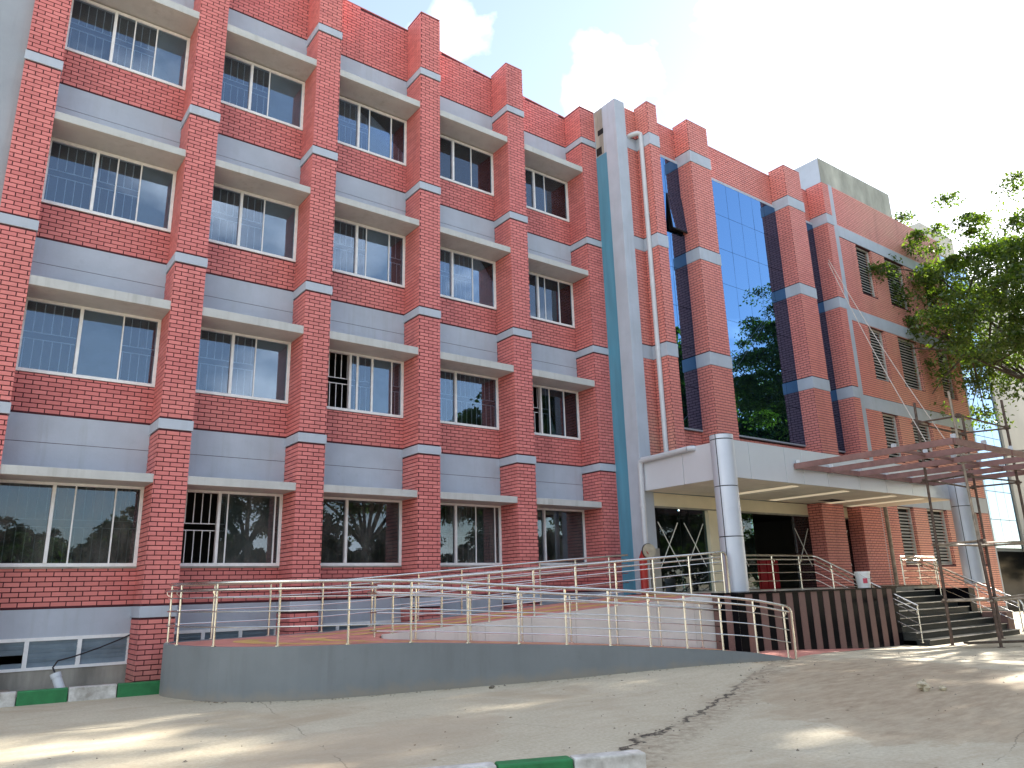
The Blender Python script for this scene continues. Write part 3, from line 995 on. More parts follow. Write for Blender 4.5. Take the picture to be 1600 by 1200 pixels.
# lobby
lb = MB()
i0 = len(lb.v)
a, b_, za, zb, ya, yb = 21.43, 33.1, PODZ + .004, 4.1, YG + .21, 6.0
lb.v += [(a, ya, za), (b_, ya, za), (b_, yb, za), (a, yb, za), (a, ya, zb), (b_, ya, zb), (b_, yb, zb), (a, yb, zb)]
lb.f += [(0, 1, 2, 3), (7, 6, 5, 4), (1, 5, 6, 2), (2, 6, 7, 3), (3, 7, 4, 0)]
lb.build("lobby_shell", 'wall_in', blk)
MB().box(25.9, 1.6, PODZ, 28.4, 1.7, 4.1).build("lobby_screen", 'void', blk)
rc = MB()
for k in range(7):
    x = 26.5 + k * .2
    rc.box(x, -0.35 + .04 * (k % 2), PODZ + .01, x + .2, -0.27 + .04 * (k % 2), 2.35)
rc.build("red_screen", 'redcloth', blk)
for (x, y) in ((22.0, 1.0), (23.3, 2.4), (24.9, 1.2)):
    MB().box(x, y, 4.04, x + .9, y + .14, 4.08).build("ceiling_lamp", 'lamp', blk)

# ------------------------------------------------------------------ canopy
can = thing("entrance_canopy", "flat silver panelled canopy on two round metal columns over the entrance", "canopy")
CX0, CX1, CYF, CZ0, CZ1 = 20.96, 33.1, -4.1, 4.2, 5.16
MB().box(CX0 + .05, CYF + .05, CZ0 + .05, CX1 - .05, -1.02, CZ1 - .03).build("canopy_core", 'seam', can)
seams = [CX0, 21.75, 23.3, 24.1, 25.3, 26.95, 28.5, 30.1, 30.95, 32.2, CX1]
for a, b in zip(seams, seams[1:]):
    MB().box(a + .008, CYF, CZ0, b - .008, CYF + .045, CZ1).build("fascia_panel", 'fascia', can, bevel=.004)
for a, b in ((CYF + .05, -2.55), (-2.55, -1.02)):
    MB().box(CX0, a + .008, CZ0, CX0 + .045, b - .008, CZ1).build("fascia_panel", 'fascia', can, bevel=.004)
for x0 in np.linspace(CX0 + .05, CX1 - .05, 7)[:-1]:
    for (ya, yb) in ((CYF + .05, -2.6), (-2.6, -1.03)):
        MB().box(x0 + .005, ya + .005, CZ0 + .005, x0 + 2.0, yb - .005, CZ0 + .045).build("soffit_board", 'soffit', can)
for x0 in (24.0, 26.6, 29.4, 31.2):
    MB().box(x0, CYF + .35, CZ0 - .012, x0 + .34, -1.2, CZ0 + .004).build("glow_strip", 'strip_glow', can)  # unlit cream strips with a slight added glow to brighten the soffit
MB().box(28.4, -2.3, CZ0 - .006, 29.2, -1.8, CZ0 + .002).build("soffit_hole", 'void', can)
def clad_column(cx, cy, r, z0, z1):
    c = MB().lathe(cx, cy, [(r * .96, z0), (r * .96, z1)], 32).build("column_core", 'seam', can)
    js = [z0, 2.72, 3.94, z1 - .13, z1]
    for a, b in zip(js, js[1:]):
        MB().lathe(cx, cy, [(r, a + .012), (r, b - .012)], 40).build("column_sleeve", 'column', c, smooth=True)
    MB().box(cx - r - .006, cy - .05, z0, cx - r + .01, cy - .035, z1).build("column_seam", 'seam', c)
clad_column(20.72, -4.07, .29, PODZ, 5.24)
clad_column(32.85, -4.32, .31, PODZ, 4.98)

# ------------------------------------------------------------------ podium, plinth, stair
PX0, PX1, PYF = 19.65, 26.55, -4.9
pod = thing("entrance_podium", "raised entrance podium faced with alternating black and brown granite strips", "podium")
MB().prism([(PX0, PYF + .02), (PX1 - .02, PYF + .02), (PX1 - .02, -2.55), (34.0, -2.55), (34.0, -0.62), (21.43, -0.62), (21.43, -1.02), (20.2, -1.02), (20.2, -4.2), (PX0, -4.2)], -.3, PODZ - .04).build("podium_core", 'raw', pod)
MB().prism([(PX0 - .02, PYF - .03), (PX1 + .02, PYF - .03), (PX1 + .02, -2.55), (34.0, -2.55), (34.0, -0.74), (21.43, -0.74), (21.43, -1.03), (20.22, -1.03), (20.22, -4.18), (PX0 - .02, -4.18)], PODZ - .038, PODZ).build("podium_top", 'granite_black', pod)
n = 27
pw = (PX1 - PX0) / n
for k in range(n):
    x = PX0 + k * pw
    br = k % 2 == 1
    MB().box(x + .002, PYF - (.012 if br else .0), -.3, x + pw - .002, PYF + .019, PODZ - .04).build("granite_strip", 'granite_brown' if br else 'granite_black', pod)
for k in range(4):
    y = PYF + .02 + k * .17
    MB().box(PX0 - (.012 if k % 2 else .002), y, -.3, PX0 - .0005, y + .166, PODZ - .04).build("granite_strip", 'granite_brown' if k % 2 else 'granite_black', pod)
for k in range(12):
    y = PYF + .03 + k * .2
    MB().box(PX1 - .019, y, -.3, PX1 + .003, y + .196, PODZ - .04).build("granite_strip", 'granite_brown' if k % 2 else 'granite_black', pod)
stair = thing("entrance_stair", "black granite steps climbing to the entrance podium", "stairs")
nst = 9
z0s = -.12
rise = (PODZ - z0s) / nst
for k in range(nst - 1):
    yb = -2.56
    yf = -5.58 + k * .335
    zt = z0s + (k + 1) * rise
    MB().box(PX1 + .01, yf, -.3, 32.3, yb + .0 - k * .001, zt - .03).build("step_riser", 'step', stair)
    MB().box(PX1 + .01, yf - .025, zt - .03, 32.3, yf + .345, zt).build("tread", 'step', stair, bevel=.008)
    MB().box(PX1 + .012, yf - .031, zt - .020, 32.298, yf - .0255, zt - .002).build("tread_glint", 'tread_glint', stair)  # added pale strip painting the bright reflection along each tread edge
MB().box(32.31, -5.3, -.3, 32.75, -2.56, .55).build("side_wall", 'granite_brown', stair)
MB().box(32.31, -4.3, .55, 32.75, -2.56, 1.3).build("side_wall", 'granite_black', stair)

for i in range(14):
    for j in range(4):
        x0, x1 = max(20.26, 20.26 + i * .9), min(33.95, 20.26 + (i + 1) * .9 + (1.2 if i == 13 else 0))
        y0 = -4.1 + j * .77
        if (x0 > 26.3 and y0 < -2.5) or (x1 < 21.5 and y0 > -1.9):
            continue
        MB().box(x0 + .003, max(y0, -2.5 if x1 > 26.5 else -5) + .003, PODZ, x1 - .003, y0 + .767, PODZ + .006).build("floor_tile", 'tile', pod)

# ------------------------------------------------------------------ ramp
OUT = [(19.5, -6.2, .10), (18.65, -5.9, .26), (17.25, -5.40, .40), (15.7, -4.91, .53), (14.0, -4.42, .64), (12.5, -4.06, .74), (11.6, -3.89, .785),
       (10.6, -3.64, .80), (9.8, -3.2, .81), (9.2, -2.6, .82), (8.86, -1.75, .825), (8.72, -0.95, .83), (8.95, -0.30, .83), (9.35, -0.12, .83),
       (12.0, -0.22, .86), (14.0, -0.42, .99), (16.0, -0.62, 1.13), (18.0, -0.82, 1.27), (20.2, -1.02, 1.405)]
INN = [(20.2, -4.3, .16), (19.2, -4.1, .26), (17.6, -3.78, .40), (16.0, -3.46, .53), (14.4, -3.14, .64), (13.0, -2.86, .74), (12.2, -2.7, .785),
       (12.1, -2.66, .80), (12.08, -2.63, .81), (12.06, -2.60, .82), (12.05, -2.58, .825), (12.05, -2.56, .83), (12.06, -2.54, .83), (12.08, -2.52, .83),
       (12.2, -2.5, .86), (14.2, -2.90, .99), (16.2, -3.30, 1.13), (18.2, -3.70, 1.27), (20.2, -4.1, 1.405)]
ramp_o = thing("access_ramp", "grey walled wheelchair ramp with red painted deck doubling back at a rounded landing", "ramp")
dk, ow = MB(), MB()
n = len(OUT)
for i in range(n):
    (ox, oy, oz), (ix, iy, iz) = OUT[i], INN[i]
    dk.v += [(ox, oy, oz), (ix, iy, iz)]
for i in range(n - 1):
    dk.f.append((2 * i, 2 * i + 2, 2 * i + 3, 2 * i + 1))
# red apron in front of the plinth
b0 = len(dk.v)
dk.v += [(20.2, -4.3, .16), (19.5, -6.2, .105), (21.6, -5.6, gz(21.6, -5.6) + .006), (23.6, -5.2, gz(23.6, -5) + .006), (24.8, -4.93, gz(24.8, -5) + .006), (20.5, -4.9, .15)]
dk.f.append(tuple(b0 + i for i in range(6)))
dk.build("ramp_deck", 'red_floor', ramp_o)
def arcsmooth(pts, k=4):
    out = []
    for i in range(len(pts) - 1):
        p0, p1, p2, p3 = [Vector(pts[max(0, min(len(pts) - 1, j))]) for j in (i - 1, i, i + 1, i + 2)]
        for q in range(k):
            t = q / k
            out.append(tuple(0.5 * ((2 * p1) + (-p0 + p2) * t + (2 * p0 - 5 * p1 + 4 * p2 - p3) * t * t + (-p0 + 3 * p1 - 3 * p2 + p3) * t ** 3)))
    out.append(tuple(pts[-1]))
    return out
OS = arcsmooth(OUT, 4)
nn = len(OS)
for i, (x, y, z) in enumerate(OS):
    t = Vector(OS[min(nn - 1, i + 1)]) - Vector(OS[max(0, i - 1)])
    nr = Vector((t.y, -t.x, 0)).normalized()
    # outward normal is to the left of travel here
    nr = -nr
    c = Vector((x, y, 0))
    if (c + nr * .1 - Vector((13, -2.4, 0))).length < (c - nr * .1 - Vector((13, -2.4, 0))).length and i < nn * .8:
        nr = -nr
    e = .035
    ow.v += [(x + nr.x * e, y + nr.y * e, gz(x, y) - .15), (x + nr.x * e, y + nr.y * e, z + .015), (x - nr.x * .06, y - nr.y * .06, z + .015), (x - nr.x * .06, y - nr.y * .06, gz(x, y) - .15)]
for i in range(nn - 1):
    for k in range(4):
        l = (k + 1) % 4
        ow.f.append((4 * i + k, 4 * i + l, 4 * i + 4 + l, 4 * i + 4 + k))
ow.f += [(0, 1, 2, 3), tuple(4 * (nn - 1) + k for k in (3, 2, 1, 0))]
ow.build("outer_wall", 'rampwall', ramp_o, smooth=False)
# pale wall between the two runs, in panels
A, B = Vector((20.16, -4.2, 0)), Vector((12.1, -2.6, 0))
npan = 8
dirv = (A - B).normalized()
nv = Vector((dirv.y, -dirv.x, 0))
for k in range(npan):
    t0, t1 = k / npan, (k + 1) / npan
    p0, p1 = B + (A - B) * t0 + dirv * .004, B + (A - B) * t1 - dirv * .004
    top = lambda t: .86 + (1.405 - .86) * t + .012
    q = [(p0 + nv * .07).to_2d(), (p1 + nv * .07).to_2d(), (p1 - nv * .07).to_2d(), (p0 - nv * .07).to_2d()]
    MB().prism([tuple(v) for v in q], -.1, [top(t0), top(t1), top(t1), top(t0)]).build("pale_panel", 'pale', ramp_o)
# yellow anti-slip strips on the upper run
for fr in (.30, .62):
    m = MB()
    for i in range(7, n):
        o_, i_ = Vector(OUT[i]), Vector(INN[i])
        p = o_.lerp(i_, fr)
        q = o_.lerp(i_, fr + .12)
        m.v += [tuple(p + Vector((0, 0, .005))), tuple(q + Vector((0, 0, .005)))]
    for i in range(len(m.v) // 2 - 1):
        m.f.append((2 * i, 2 * i + 2, 2 * i + 3, 2 * i + 1))
    m.build("grip_strip", 'yellow', ramp_o)
m = MB()
for i in range(0, 8):
    o_, i_ = Vector(OUT[i]), Vector(INN[i])
    m.v += [tuple(o_.lerp(i_, .45) + Vector((0, 0, .005))), tuple(o_.lerp(i_, .55) + Vector((0, 0, .005)))]
for i in range(len(m.v) // 2 - 1):
    m.f.append((2 * i, 2 * i + 2, 2 * i + 3, 2 * i + 1))
m.build("grip_strip", 'yellow', ramp_o)

# ------------------------------------------------------------------ railings
def along(path, s):
    acc = 0
    for a, b in zip(path, path[1:]):
        a, b = Vector(a), Vector(b)
        l = (b - a).length
        if acc + l >= s:
            return a.lerp(b, (s - acc) / l)
        acc += l
    return Vector(path[-1])
def plen(path):
    return sum((Vector(b) - Vector(a)).length for a, b in zip(path, path[1:]))
post_cache = {}
def railing(label, path, h=1.02, posts=None, step=1.05, hand=True, hside=1, rails=(.30, .54, .76), end_drop=(False, False), u_end=False):
    t = thing("ramp_railing" if 'ramp' in label else "stair_railing", label, "railing")
    def off(pts, dz, side=0.0):
        out = []
        for i, p in enumerate(pts):
            d = Vector(pts[min(len(pts) - 1, i + 1)]) - Vector(pts[max(0, i - 1)])
            nr = Vector((d.y, -d.x, 0)).normalized() if d.length > 0 else Vector((0, 0, 0))
            out.append(Vector(p) + nr * side + Vector((0, 0, dz)))
        return out
    tp = off(path, h)
    if end_drop[0]:
        d = (Vector(path[0]) - Vector(path[1])).normalized()
        tp = [Vector(path[0]) + d * .10 + Vector((0, 0, 0.0)), Vector(path[0]) + d * .10 + Vector((0, 0, h - .10)), Vector(path[0]) + d * .06 + Vector((0, 0, h - .03))] + tp
    if end_drop[1]:
        d = (Vector(path[-1]) - Vector(path[-2])).normalized()
        tp = tp + [Vector(path[-1]) + d * .06 + Vector((0, 0, h - .03)), Vector(path[-1]) + d * .10 + Vector((0, 0, h - .10)), Vector(path[-1]) + d * .10]
    MB().tube(tp, .028, 10).build("top_rail", 'steel', t, smooth=True)
    if hand:
        MB().tube(off(path, h - .115, .075 * hside), .019, 8).build("handrail", 'steel', t, smooth=True)
    for r in rails:
        MB().tube(off(path, h * r, 0.02 * hside), .0115, 6).build("rail", 'steel', t, smooth=True)
    L = plen(path)
    if posts is None:
        k = max(1, round(L / step))
        posts = [L * i / k for i in range(k + 1)]
        posts[0] += .03
        posts[-1] -= .03
    for s in posts:
        p = along(path, s)
        if h not in post_cache:
            post_cache[h] = MB().tube([(0, 0, 0), (0, 0, h)], .0205, 8).mesh("post", MAT['steel'])
            fl = MB().tube([(0, 0, 0), (0, 0, .012)], .045, 10).mesh("flange", MAT['steel'])
            post_cache[h] = (post_cache[h], fl)
        po = inst("post", post_cache[h][0], t, p)
        inst("flange", post_cache[h][1], po, (0, 0, 0.002))
        if hand:
            a = along(path, max(0, s - .02)); b = along(path, min(L, s + .02))
            d = (b - a)
            nr = Vector((d.y, -d.x, 0)).normalized() * hside
            q = p + Vector((0, 0, h - .20))
            MB().tube([q, q + nr * .045 + Vector((0, 0, .0)), q + nr * .075 + Vector((0, 0, .03)), q + nr * .075 + Vector((0, 0, .075))], .007, 5).build("bracket", 'steel', t)
    return t
# outer railing on the wall top, from the toe round the landing to the far side
i0_ = OS.index(min(OS, key=lambda p: abs(p[0] - 19.35) + (9 if p[1] > -3 else 0)))
outer = [(x, y, z + .015) for (x, y, z) in OS]
Lo = plen(outer)
posts = [.08]
s = .08
for stp in (.72, .78, .80, .80, .86, .90, .95, .98, 1.05, 1.08, 1.12, 1.15, 1.05, .95):
    s += stp
    posts.append(s)
while s + 1.1 < Lo:
    s += 1.1
    posts.append(s)
outer[0] = (19.5, -6.2, .12)
railing("polished steel ramp railing along the outer grey wall, curving round the landing", outer, 1.02, posts, hside=-1, end_drop=(True, False))
wtop = lambda t: (B + (A - B) * t) + Vector((0, 0, .872 + (1.417 - .872) * t))
inner_up = [tuple(wtop(t)) for t in np.linspace(0.02, 1.0, 9)]
railing("polished steel ramp railing standing on the pale wall of the upper run", inner_up, .93, hside=-1, end_drop=(False, True))
low = []
for i in range(0, 7):
    a = Vector(INN[i]); 
    low.append(tuple(a + Vector((0.0, -.16, .004))))
low = low[::-1]
low = [(12.0, -2.5, .80), (11.86, -2.62, .80), (11.88, -2.80, .795)] + low[1:]
railing("polished steel ramp railing at the foot of the pale wall with rounded left end", low, .95, hside=1, end_drop=(False, True), rails=(.16, .5, .85))

pr_path = [(21.7, -2.62, PODZ), (26.35, -2.62, PODZ), (26.42, -2.75, PODZ - .05), (26.42, -5.50, -.05 + .02)]
def stair_rail(label, path, step, ed):
    return railing(label, path, .95, None, step, True, 1, (.26, .5, .74), ed)
stair_rail("steel stair railing running level behind the bucket then down the left of the steps", pr_path, 1.25, (False, False))
stair_rail("steel stair railing down the right side of the black steps", [(32.2, -2.3, PODZ), (32.2, -2.75, PODZ), (32.2, -5.75, -.03)], 1.3, (False, True))
stair_rail("short level steel stair railing closing the podium beside the right column", [(31.9, -2.45, PODZ), (34.3, -2.45, PODZ)], 1.1, (False, True))

# ------------------------------------------------------------------ pipes and small fittings
dp = thing("drainpipe", "tall grey drainpipe from the roof band down to the canopy roof", "drainpipe")
MB().tube([(21.92, -1.16, 5.2), (21.92, -1.16, 15.86)], .075, 14).build("pipe", 'pvc', dp, smooth=True)
MB().tube([(21.92, -1.16, 15.86), (21.90, -1.16, 15.95), (21.82, -1.12, 15.98), (21.68, -0.98, 15.94), (21.62, -.86, 15.9)], .08, 14).build("elbow", 'pvc', dp, smooth=True)
for z in (6.3, 8.5, 10.6, 13.0):
    MB().lathe(21.92, -1.16, [(.084, z), (.084, z + .07)], 14).build("pipe_joint", 'pvc', dp, smooth=True)
    MB().bar((21.92, -1.16, z - .3), (22.05, -1.16, z - .3), .03, .02).build("clamp", 'rust', dp)
bp = MB().tube([(33.42, -1.42, PODZ), (33.42, -1.42, 4.5)], .07, 12).build("waste_pipe", 'bamboo', None, smooth=True)
tag(bp, "brown vertical pipe between the grey edge and the first lower louvre", "pipe")
d2 = thing("drainpipe", "low grey drainpipe running along the canopy side and down the pilaster", "drainpipe")
MB().tube([(20.86, -2.85, 5.10), (20.86, -1.2, 5.04), (20.85, -1.12, 5.0), (20.85, -1.10, 4.9), (20.84, -1.10, 1.45)], .075, 14).build("pipe", 'pvc', d2, smooth=True)
MB().tube([(20.86, -2.85, 5.10), (20.9, -2.95, 5.10), (20.975, -2.98, 5.10)], .078, 12).build("elbow", 'pvc', d2, smooth=True)
MB().lathe(20.84, -1.10, [(.085, 3.75), (.085, 3.85)], 14).build("clamp", 'pvc', d2, smooth=True)
sp = thing("standpipe", "red fire standpipe with round tan cap beside the low drainpipe", "standpipe")
MB().tube([(20.55, -1.25, 1.42), (20.55, -1.25, 2.35), (20.57, -1.30, 2.48), (20.6, -1.42, 2.53)], .11, 14).build("pipe", 'redpaint', sp, smooth=True)
dsk = MB().tube([(20.6, -1.42, 2.53), (20.585, -1.47, 2.53)], .19, 20).build("cap", 'tan', sp)
MB().tube([(20.605, -1.40, 2.53), (20.6, -1.425, 2.53)], .205, 20).build("flange", 'black', sp)
MB().box(20.98, -1.12, 1.42, 21.36, -1.003, 2.62).build("plinth_block", 'raw', blk)

bk = thing("bucket", "white plastic paint bucket with pink sticker on the plinth top", "bucket")
bx, by = 25.75, -4.45
MB().lathe(bx, by, [(.165, PODZ), (.19, PODZ + .36), (.202, PODZ + .362), (.204, PODZ + .43), (.195, PODZ + .432), (.185, PODZ + .40)], 28).build("body", 'bucketwhite', bk, smooth=True)
stk = MB()
for k in range(5):
    for z in (.12, .25):
        t = math.radians(208 + k * 9)
        stk.v.append((bx + .186 * math.cos(t), by + .186 * math.sin(t), PODZ + z))
for k in range(4):
    stk.f.append((2 * k, 2 * k + 2, 2 * k + 3, 2 * k + 1))
stk.build("sticker", 'pink', bk)
MB().tube([(bx + .2 * math.cos(a), by - .02 + .2 * math.sin(a) , PODZ + .38 - .16 * math.sin(max(0, -math.sin(a)) * 1.2)) for a in np.linspace(math.pi, 2 * math.pi, 10)], .004, 5).build("handle", 'steel', bk)

# ------------------------------------------------------------------ steel frame for the porch roof
fr = thing("steel_frame", "brown primed steel grid jutting from the canopy fascia over the steps", "steel frame")
FZ = 4.66
xs_ = [23.7, 25.3, 26.85, 28.4, 29.95, 31.5]
ys_ = [-4.19, -6.85, -8.25]
for x in xs_:
    MB().bar((x, ys_[0] + .07, FZ), (x, ys_[-1], FZ), .075, .15).build("beam", 'primer', fr)
for y in ys_:
    for a, b in zip(xs_, xs_[1:]):
        hb = .145 if y in (ys_[0], ys_[-1]) else .075
        MB().bar((a + .039, y, FZ + .03 if hb < .1 else FZ), (b - .039, y, FZ + .03 if hb < .1 else FZ), .06, hb).build("cross_beam", 'primer', fr)
cl = MB().box(-.035, -.05, 0, .035, .05, .10).mesh("cleat", MAT['pvc'])
for x in xs_[:-1]:
    for y in ys_:
        inst("cleat", cl, fr, (x + .1, y + .02, FZ + .076), (0, 0, random.uniform(-.4, .4)))

# scaffold
sc = thing("scaffold_tower", "rusty tube scaffold tower standing on the yard before the steps", "scaffold")
pA, pB, pC, pD = (27.0, -5.95), (27.0, -7.12), (30.1, -7.12), (30.05, -5.95)
gA = lambda p: gz(*p) - .01
for p, top in ((pA, 6.45), (pB, 6.55), (pC, 6.7), (pD, 6.4)):
    jx, jy = random.uniform(-.05, .05), random.uniform(-.05, .05)
    a = (p[0], p[1], gA(p) + .01); b = (p[0] + jx, p[1] + jy, 2.55); c = (p[0] + jx * 2, p[1] + jy * 2, top)
    MB().tube([a, b], .042, 8).build("standard", 'rust', sc, smooth=True)
    MB().tube([b, c], .036, 8).build("standard", 'rust' if p != pB else 'bamboo', sc, smooth=True)
    MB().lathe(p[0], p[1], [(.09, gA(p) + .004), (.09, gA(p) + .02)], 10).build("base_plate", 'rust', sc)
for z, mt in ((5.85, 'rust'), (4.22, 'rust'), (2.50, 'bamboo'), (1.02, 'bamboo')):
    for (p, q) in ((pA, pB), (pB, pC), (pC, pD), (pD, pA)):
        e = .25
        d = (Vector(q) - Vector(p)).normalized() * e
        dz = random.uniform(-.04, .04)
        MB().tube([(p[0] - d.x * .4, p[1] - d.y * .4, z + dz), (q[0] + d.x * .4, q[1] + d.y * .4, z - dz + .03)], .026, 7).build("ledger", mt, sc, smooth=True)
    for p in (pA, pB, pC, pD):
        MB().box(p[0] - .05, p[1] - .05, z - .05, p[0] + .05, p[1] + .05, z + .07).build("coupler", 'rust', sc)
MB().tube([(26.4, -5.3, 4.86), (29.2, -8.3, 4.95)], .026, 7).build("loose_tube", 'bamboo', sc, smooth=True)
MB().tube([(27.05, -5.9, 2.47), (33.5, -6.6, 2.58)], .024, 7).build("ledger", 'bamboo', sc, smooth=True)
MB().tube([(27.05, -6.9, 1.06), (33.5, -7.0, 1.2)], .024, 7).build("ledger", 'bamboo', sc, smooth=True)
pl = MB().bar((26.3, -6.6, .03), (27.6, -7.5, .03), .2, .05).build("wooden_plank", 'bark')
tag(pl, "dark plank lying on the yard by the scaffold foot", "plank")
for k, (a, b) in enumerate((((31.6, -1.62, 13.6), (25.6, -6.9, 4.78)), ((31.65, -1.62, 13.75), (27.0, -6.9, 4.78)))):
    pts = [Vector(a).lerp(Vector(b), t) - Vector((0, 0, .25 * math.sin(math.pi * t))) for t in np.linspace(0, 1, 12)]
    o = MB().tube(pts, .012, 5).build("stay_rope", 'rope')
    tag(o, ("thin pale rope slanting to the left corner side of the brown steel grid", "thin pale rope slanting to the second bay of the brown steel grid")[k], "rope", "ropes holding the steel grid")

# ------------------------------------------------------------------ kerbs
def kerb(label, p, q, cols, w=.16, h=.22):
    t = thing("kerb", label, "kerb")
    p, q = Vector(p), Vector(q)
    nseg = len(cols)
    d = (q - p)
    for k, c in enumerate(cols):
        a, b = p + d * (k / nseg), p + d * ((k + 1) / nseg)
        dd = d.normalized() * .006
        o = MB().bar((a.x + dd.x, a.y + dd.y, h / 2 - .05), (b.x - dd.x, b.y - dd.y, h / 2 - .05), w, h + .1).build("kerb_block", c, t, bevel=.018)
    return t
kerb("green and white painted kerb before the basement windows, ending at the ramp", (8.80, -.62), (1.48, .02), ['green', 'kerbwhite'] * 5)
kerb("short green and white painted kerb end at the bottom edge of the yard", (10.72, -10.52), (7.5, -9.2), ['kerbwhite', 'green', 'kerbwhite', 'green', 'kerbwhite'], .17, .15)
# apron behind the kerb
ap = MB().box(-4, -.42, -.2, 8.43, D, .12).build("apron", 'raw')
ap['kind'] = 'structure'
st = thing("pipe_stub", "short grey pipe stub poking up behind the green kerb", "pipe")
MB().tube([(7.30, -.25, .05), (7.16, -.12, .42)], .075, 14).build("pipe", 'pvc', st, smooth=True)
MB().tube([(7.18, -.14, .36), (7.158, -.118, .43)], .085, 14).build("socket", 'pvc', st, smooth=True)
cb = MB().tube([(7.17, -.13, .40), (7.12, -.02, .52), (7.2, .12, .62), (7.45, .30, .66), (7.9, .52, .78), (8.25, .66, .90), (8.44, .77, .97)], .014, 6).build("black_cable", 'black', None, smooth=True)
tag(cb, "black cable leading from the pipe stub to the basement window", "cable")
sl_ = MB().box(6.15, -.1, .12, 6.55, .35, .2).build("broken_slab", 'stone', None, bevel=.02)
tag(sl_, "small broken slab lying behind the white kerb end", "slab")

# litter and stones
def lump(name, c, r, mat, seed, sq=.7, parent=None):
    rs = random.Random(seed)
    m = MB()
    nu, nv_ = 7, 5
    for j in range(nv_ + 1):
        for i in range(nu):
            th, ph = math.pi * j / nv_, 2 * math.pi * i / nu
            k = r * rs.uniform(.55, 1.25)
            m.v.append((c[0] + k * math.sin(th) * math.cos(ph) * 1.3, c[1] + k * math.sin(th) * math.sin(ph), c[2] + k * sq * math.cos(th) + r * sq * .8))
    for j in range(nv_):
        for i in range(nu):
            l = (i + 1) % nu
            m.f.append((j * nu + i, j * nu + l, (j + 1) * nu + l, (j + 1) * nu + i))
    return m.build(name, mat, parent)
lt = thing("crumpled_paper", "crumpled scrap of tan paper lying on the dusty yard", "litter")
gl0 = gz(16.83, -10.2)
lump("scrap", (16.78, -10.15, gl0), .085, 'paper', 4, 1.0, lt)
lump("scrap", (16.93, -10.33, gl0), .055, 'paper', 9, .7, lt)
sts = MB()
rs = random.Random(11)
for k in range(420):
    if k < 150:
        t = rs.random()
        x, y = 10.9 + 10.8 * t + rs.gauss(0, .25), -10.0 + 5.05 * t + rs.gauss(0, .22)
    elif k < 260:
        t = rs.random(); i_ = int(t * 10)
        a, b_ = Vector(OUT[i_]), Vector(OUT[i_ + 1])
        p = a.lerp(b_, rs.random())
        x, y = p.x + rs.gauss(0, .03), p.y - .07 - abs(rs.gauss(0, .10))
    else:
        x, y = rs.uniform(5, 24), rs.uniform(-12, -4.8)
    s = abs(rs.gauss(.006, .007)) + .004
    z = gz(x, y)
    b0 = len(sts.v)
    sts.v += [(x + rs.uniform(.7, 1.4) * s, y, z), (x, y + s, z), (x - rs.uniform(.7, 1.4) * s, y, z), (x, y - s, z), (x + rs.uniform(-.3, .3) * s, y, z + s * rs.uniform(.5, 1.1))]
    sts.f += [(b0, b0 + 1, b0 + 4), (b0 + 1, b0 + 2, b0 + 4), (b0 + 2, b0 + 3, b0 + 4), (b0 + 3, b0, b0 + 4)]
fl_ = MB()
for k in range(170):
    x, y = rs.uniform(4.5, 26), rs.uniform(-12.5, -4.2)
    if k < 70:
        i_ = rs.randrange(10)
        p = Vector(OUT[i_]).lerp(Vector(OUT[i_ + 1]), rs.random())
        x, y = p.x - abs(rs.gauss(0, .12)), p.y - .06 - abs(rs.gauss(0, .16))
    a = rs.uniform(0, 6.28); l = rs.uniform(.018, .04)
    z = gz(x, y) + .004
    b0 = len(fl_.v)
    ca, sa = math.cos(a) * l, math.sin(a) * l
    fl_.v += [(x - ca, y - sa, z), (x + sa * .4, y - ca * .4, z + .006), (x + ca, y + sa, z + rs.uniform(0, .015)), (x - sa * .4, y + ca * .4, z + .008)]
    fl_.f.append((b0, b0 + 1, b0 + 2, b0 + 3))
fo = fl_.build("fallen_leaves", 'dryleaf')
fo['kind'] = 'stuff'
so = sts.build("gravel", 'stone')
so['kind'] = 'stuff'
o = lump("loose_stone", (13.15, -4.62, 0), .05, 'stone', 21, .6)
tag(o, "small dark stone on the yard near the foot of the ramp wall", "stone")

# ------------------------------------------------------------------ building beyond
fb = thing("glass_building", "pale far building with mirror glass front and concrete fin behind the tree", "building")
MB().box(46.5, 3.1, 0, 57.6, 16, 21.5).build("wall", 'farwhite', fb)
MB().box(57.6, 2.92, 0, 64.8, 16, 20.6).build("concrete_fin", 'farwhite', fb)
MB().box(51.6, 3.0, 21.5, 56.0, 10, 23.1).build("roof_room", 'farwhite', fb)
pc = None
for c in range(9):
    for r in range(11):
        w, h = 10.9 / 9, 18.2 / 11
        if pc is None:
            pc = MB().box(-w / 2 + .02, -.02, -h / 2 + .02, w / 2 - .02, .02, h / 2 - .02).mesh("glass_pane", MAT['mirror_pale'])
        inst("glass_pane", pc, fb, (46.65 + (c + .5) * w, 3.05, 3.2 + (r + .5) * h), (random.gauss(0, .003), 0, random.gauss(0, .003)))
gwl = MB().box(45.2, 1.2, -.1, 70, 1.5, 2.9).build("boundary_wall", 'granite_black')
tag(gwl, "dark polished boundary wall below the far mirror glass building", "wall")

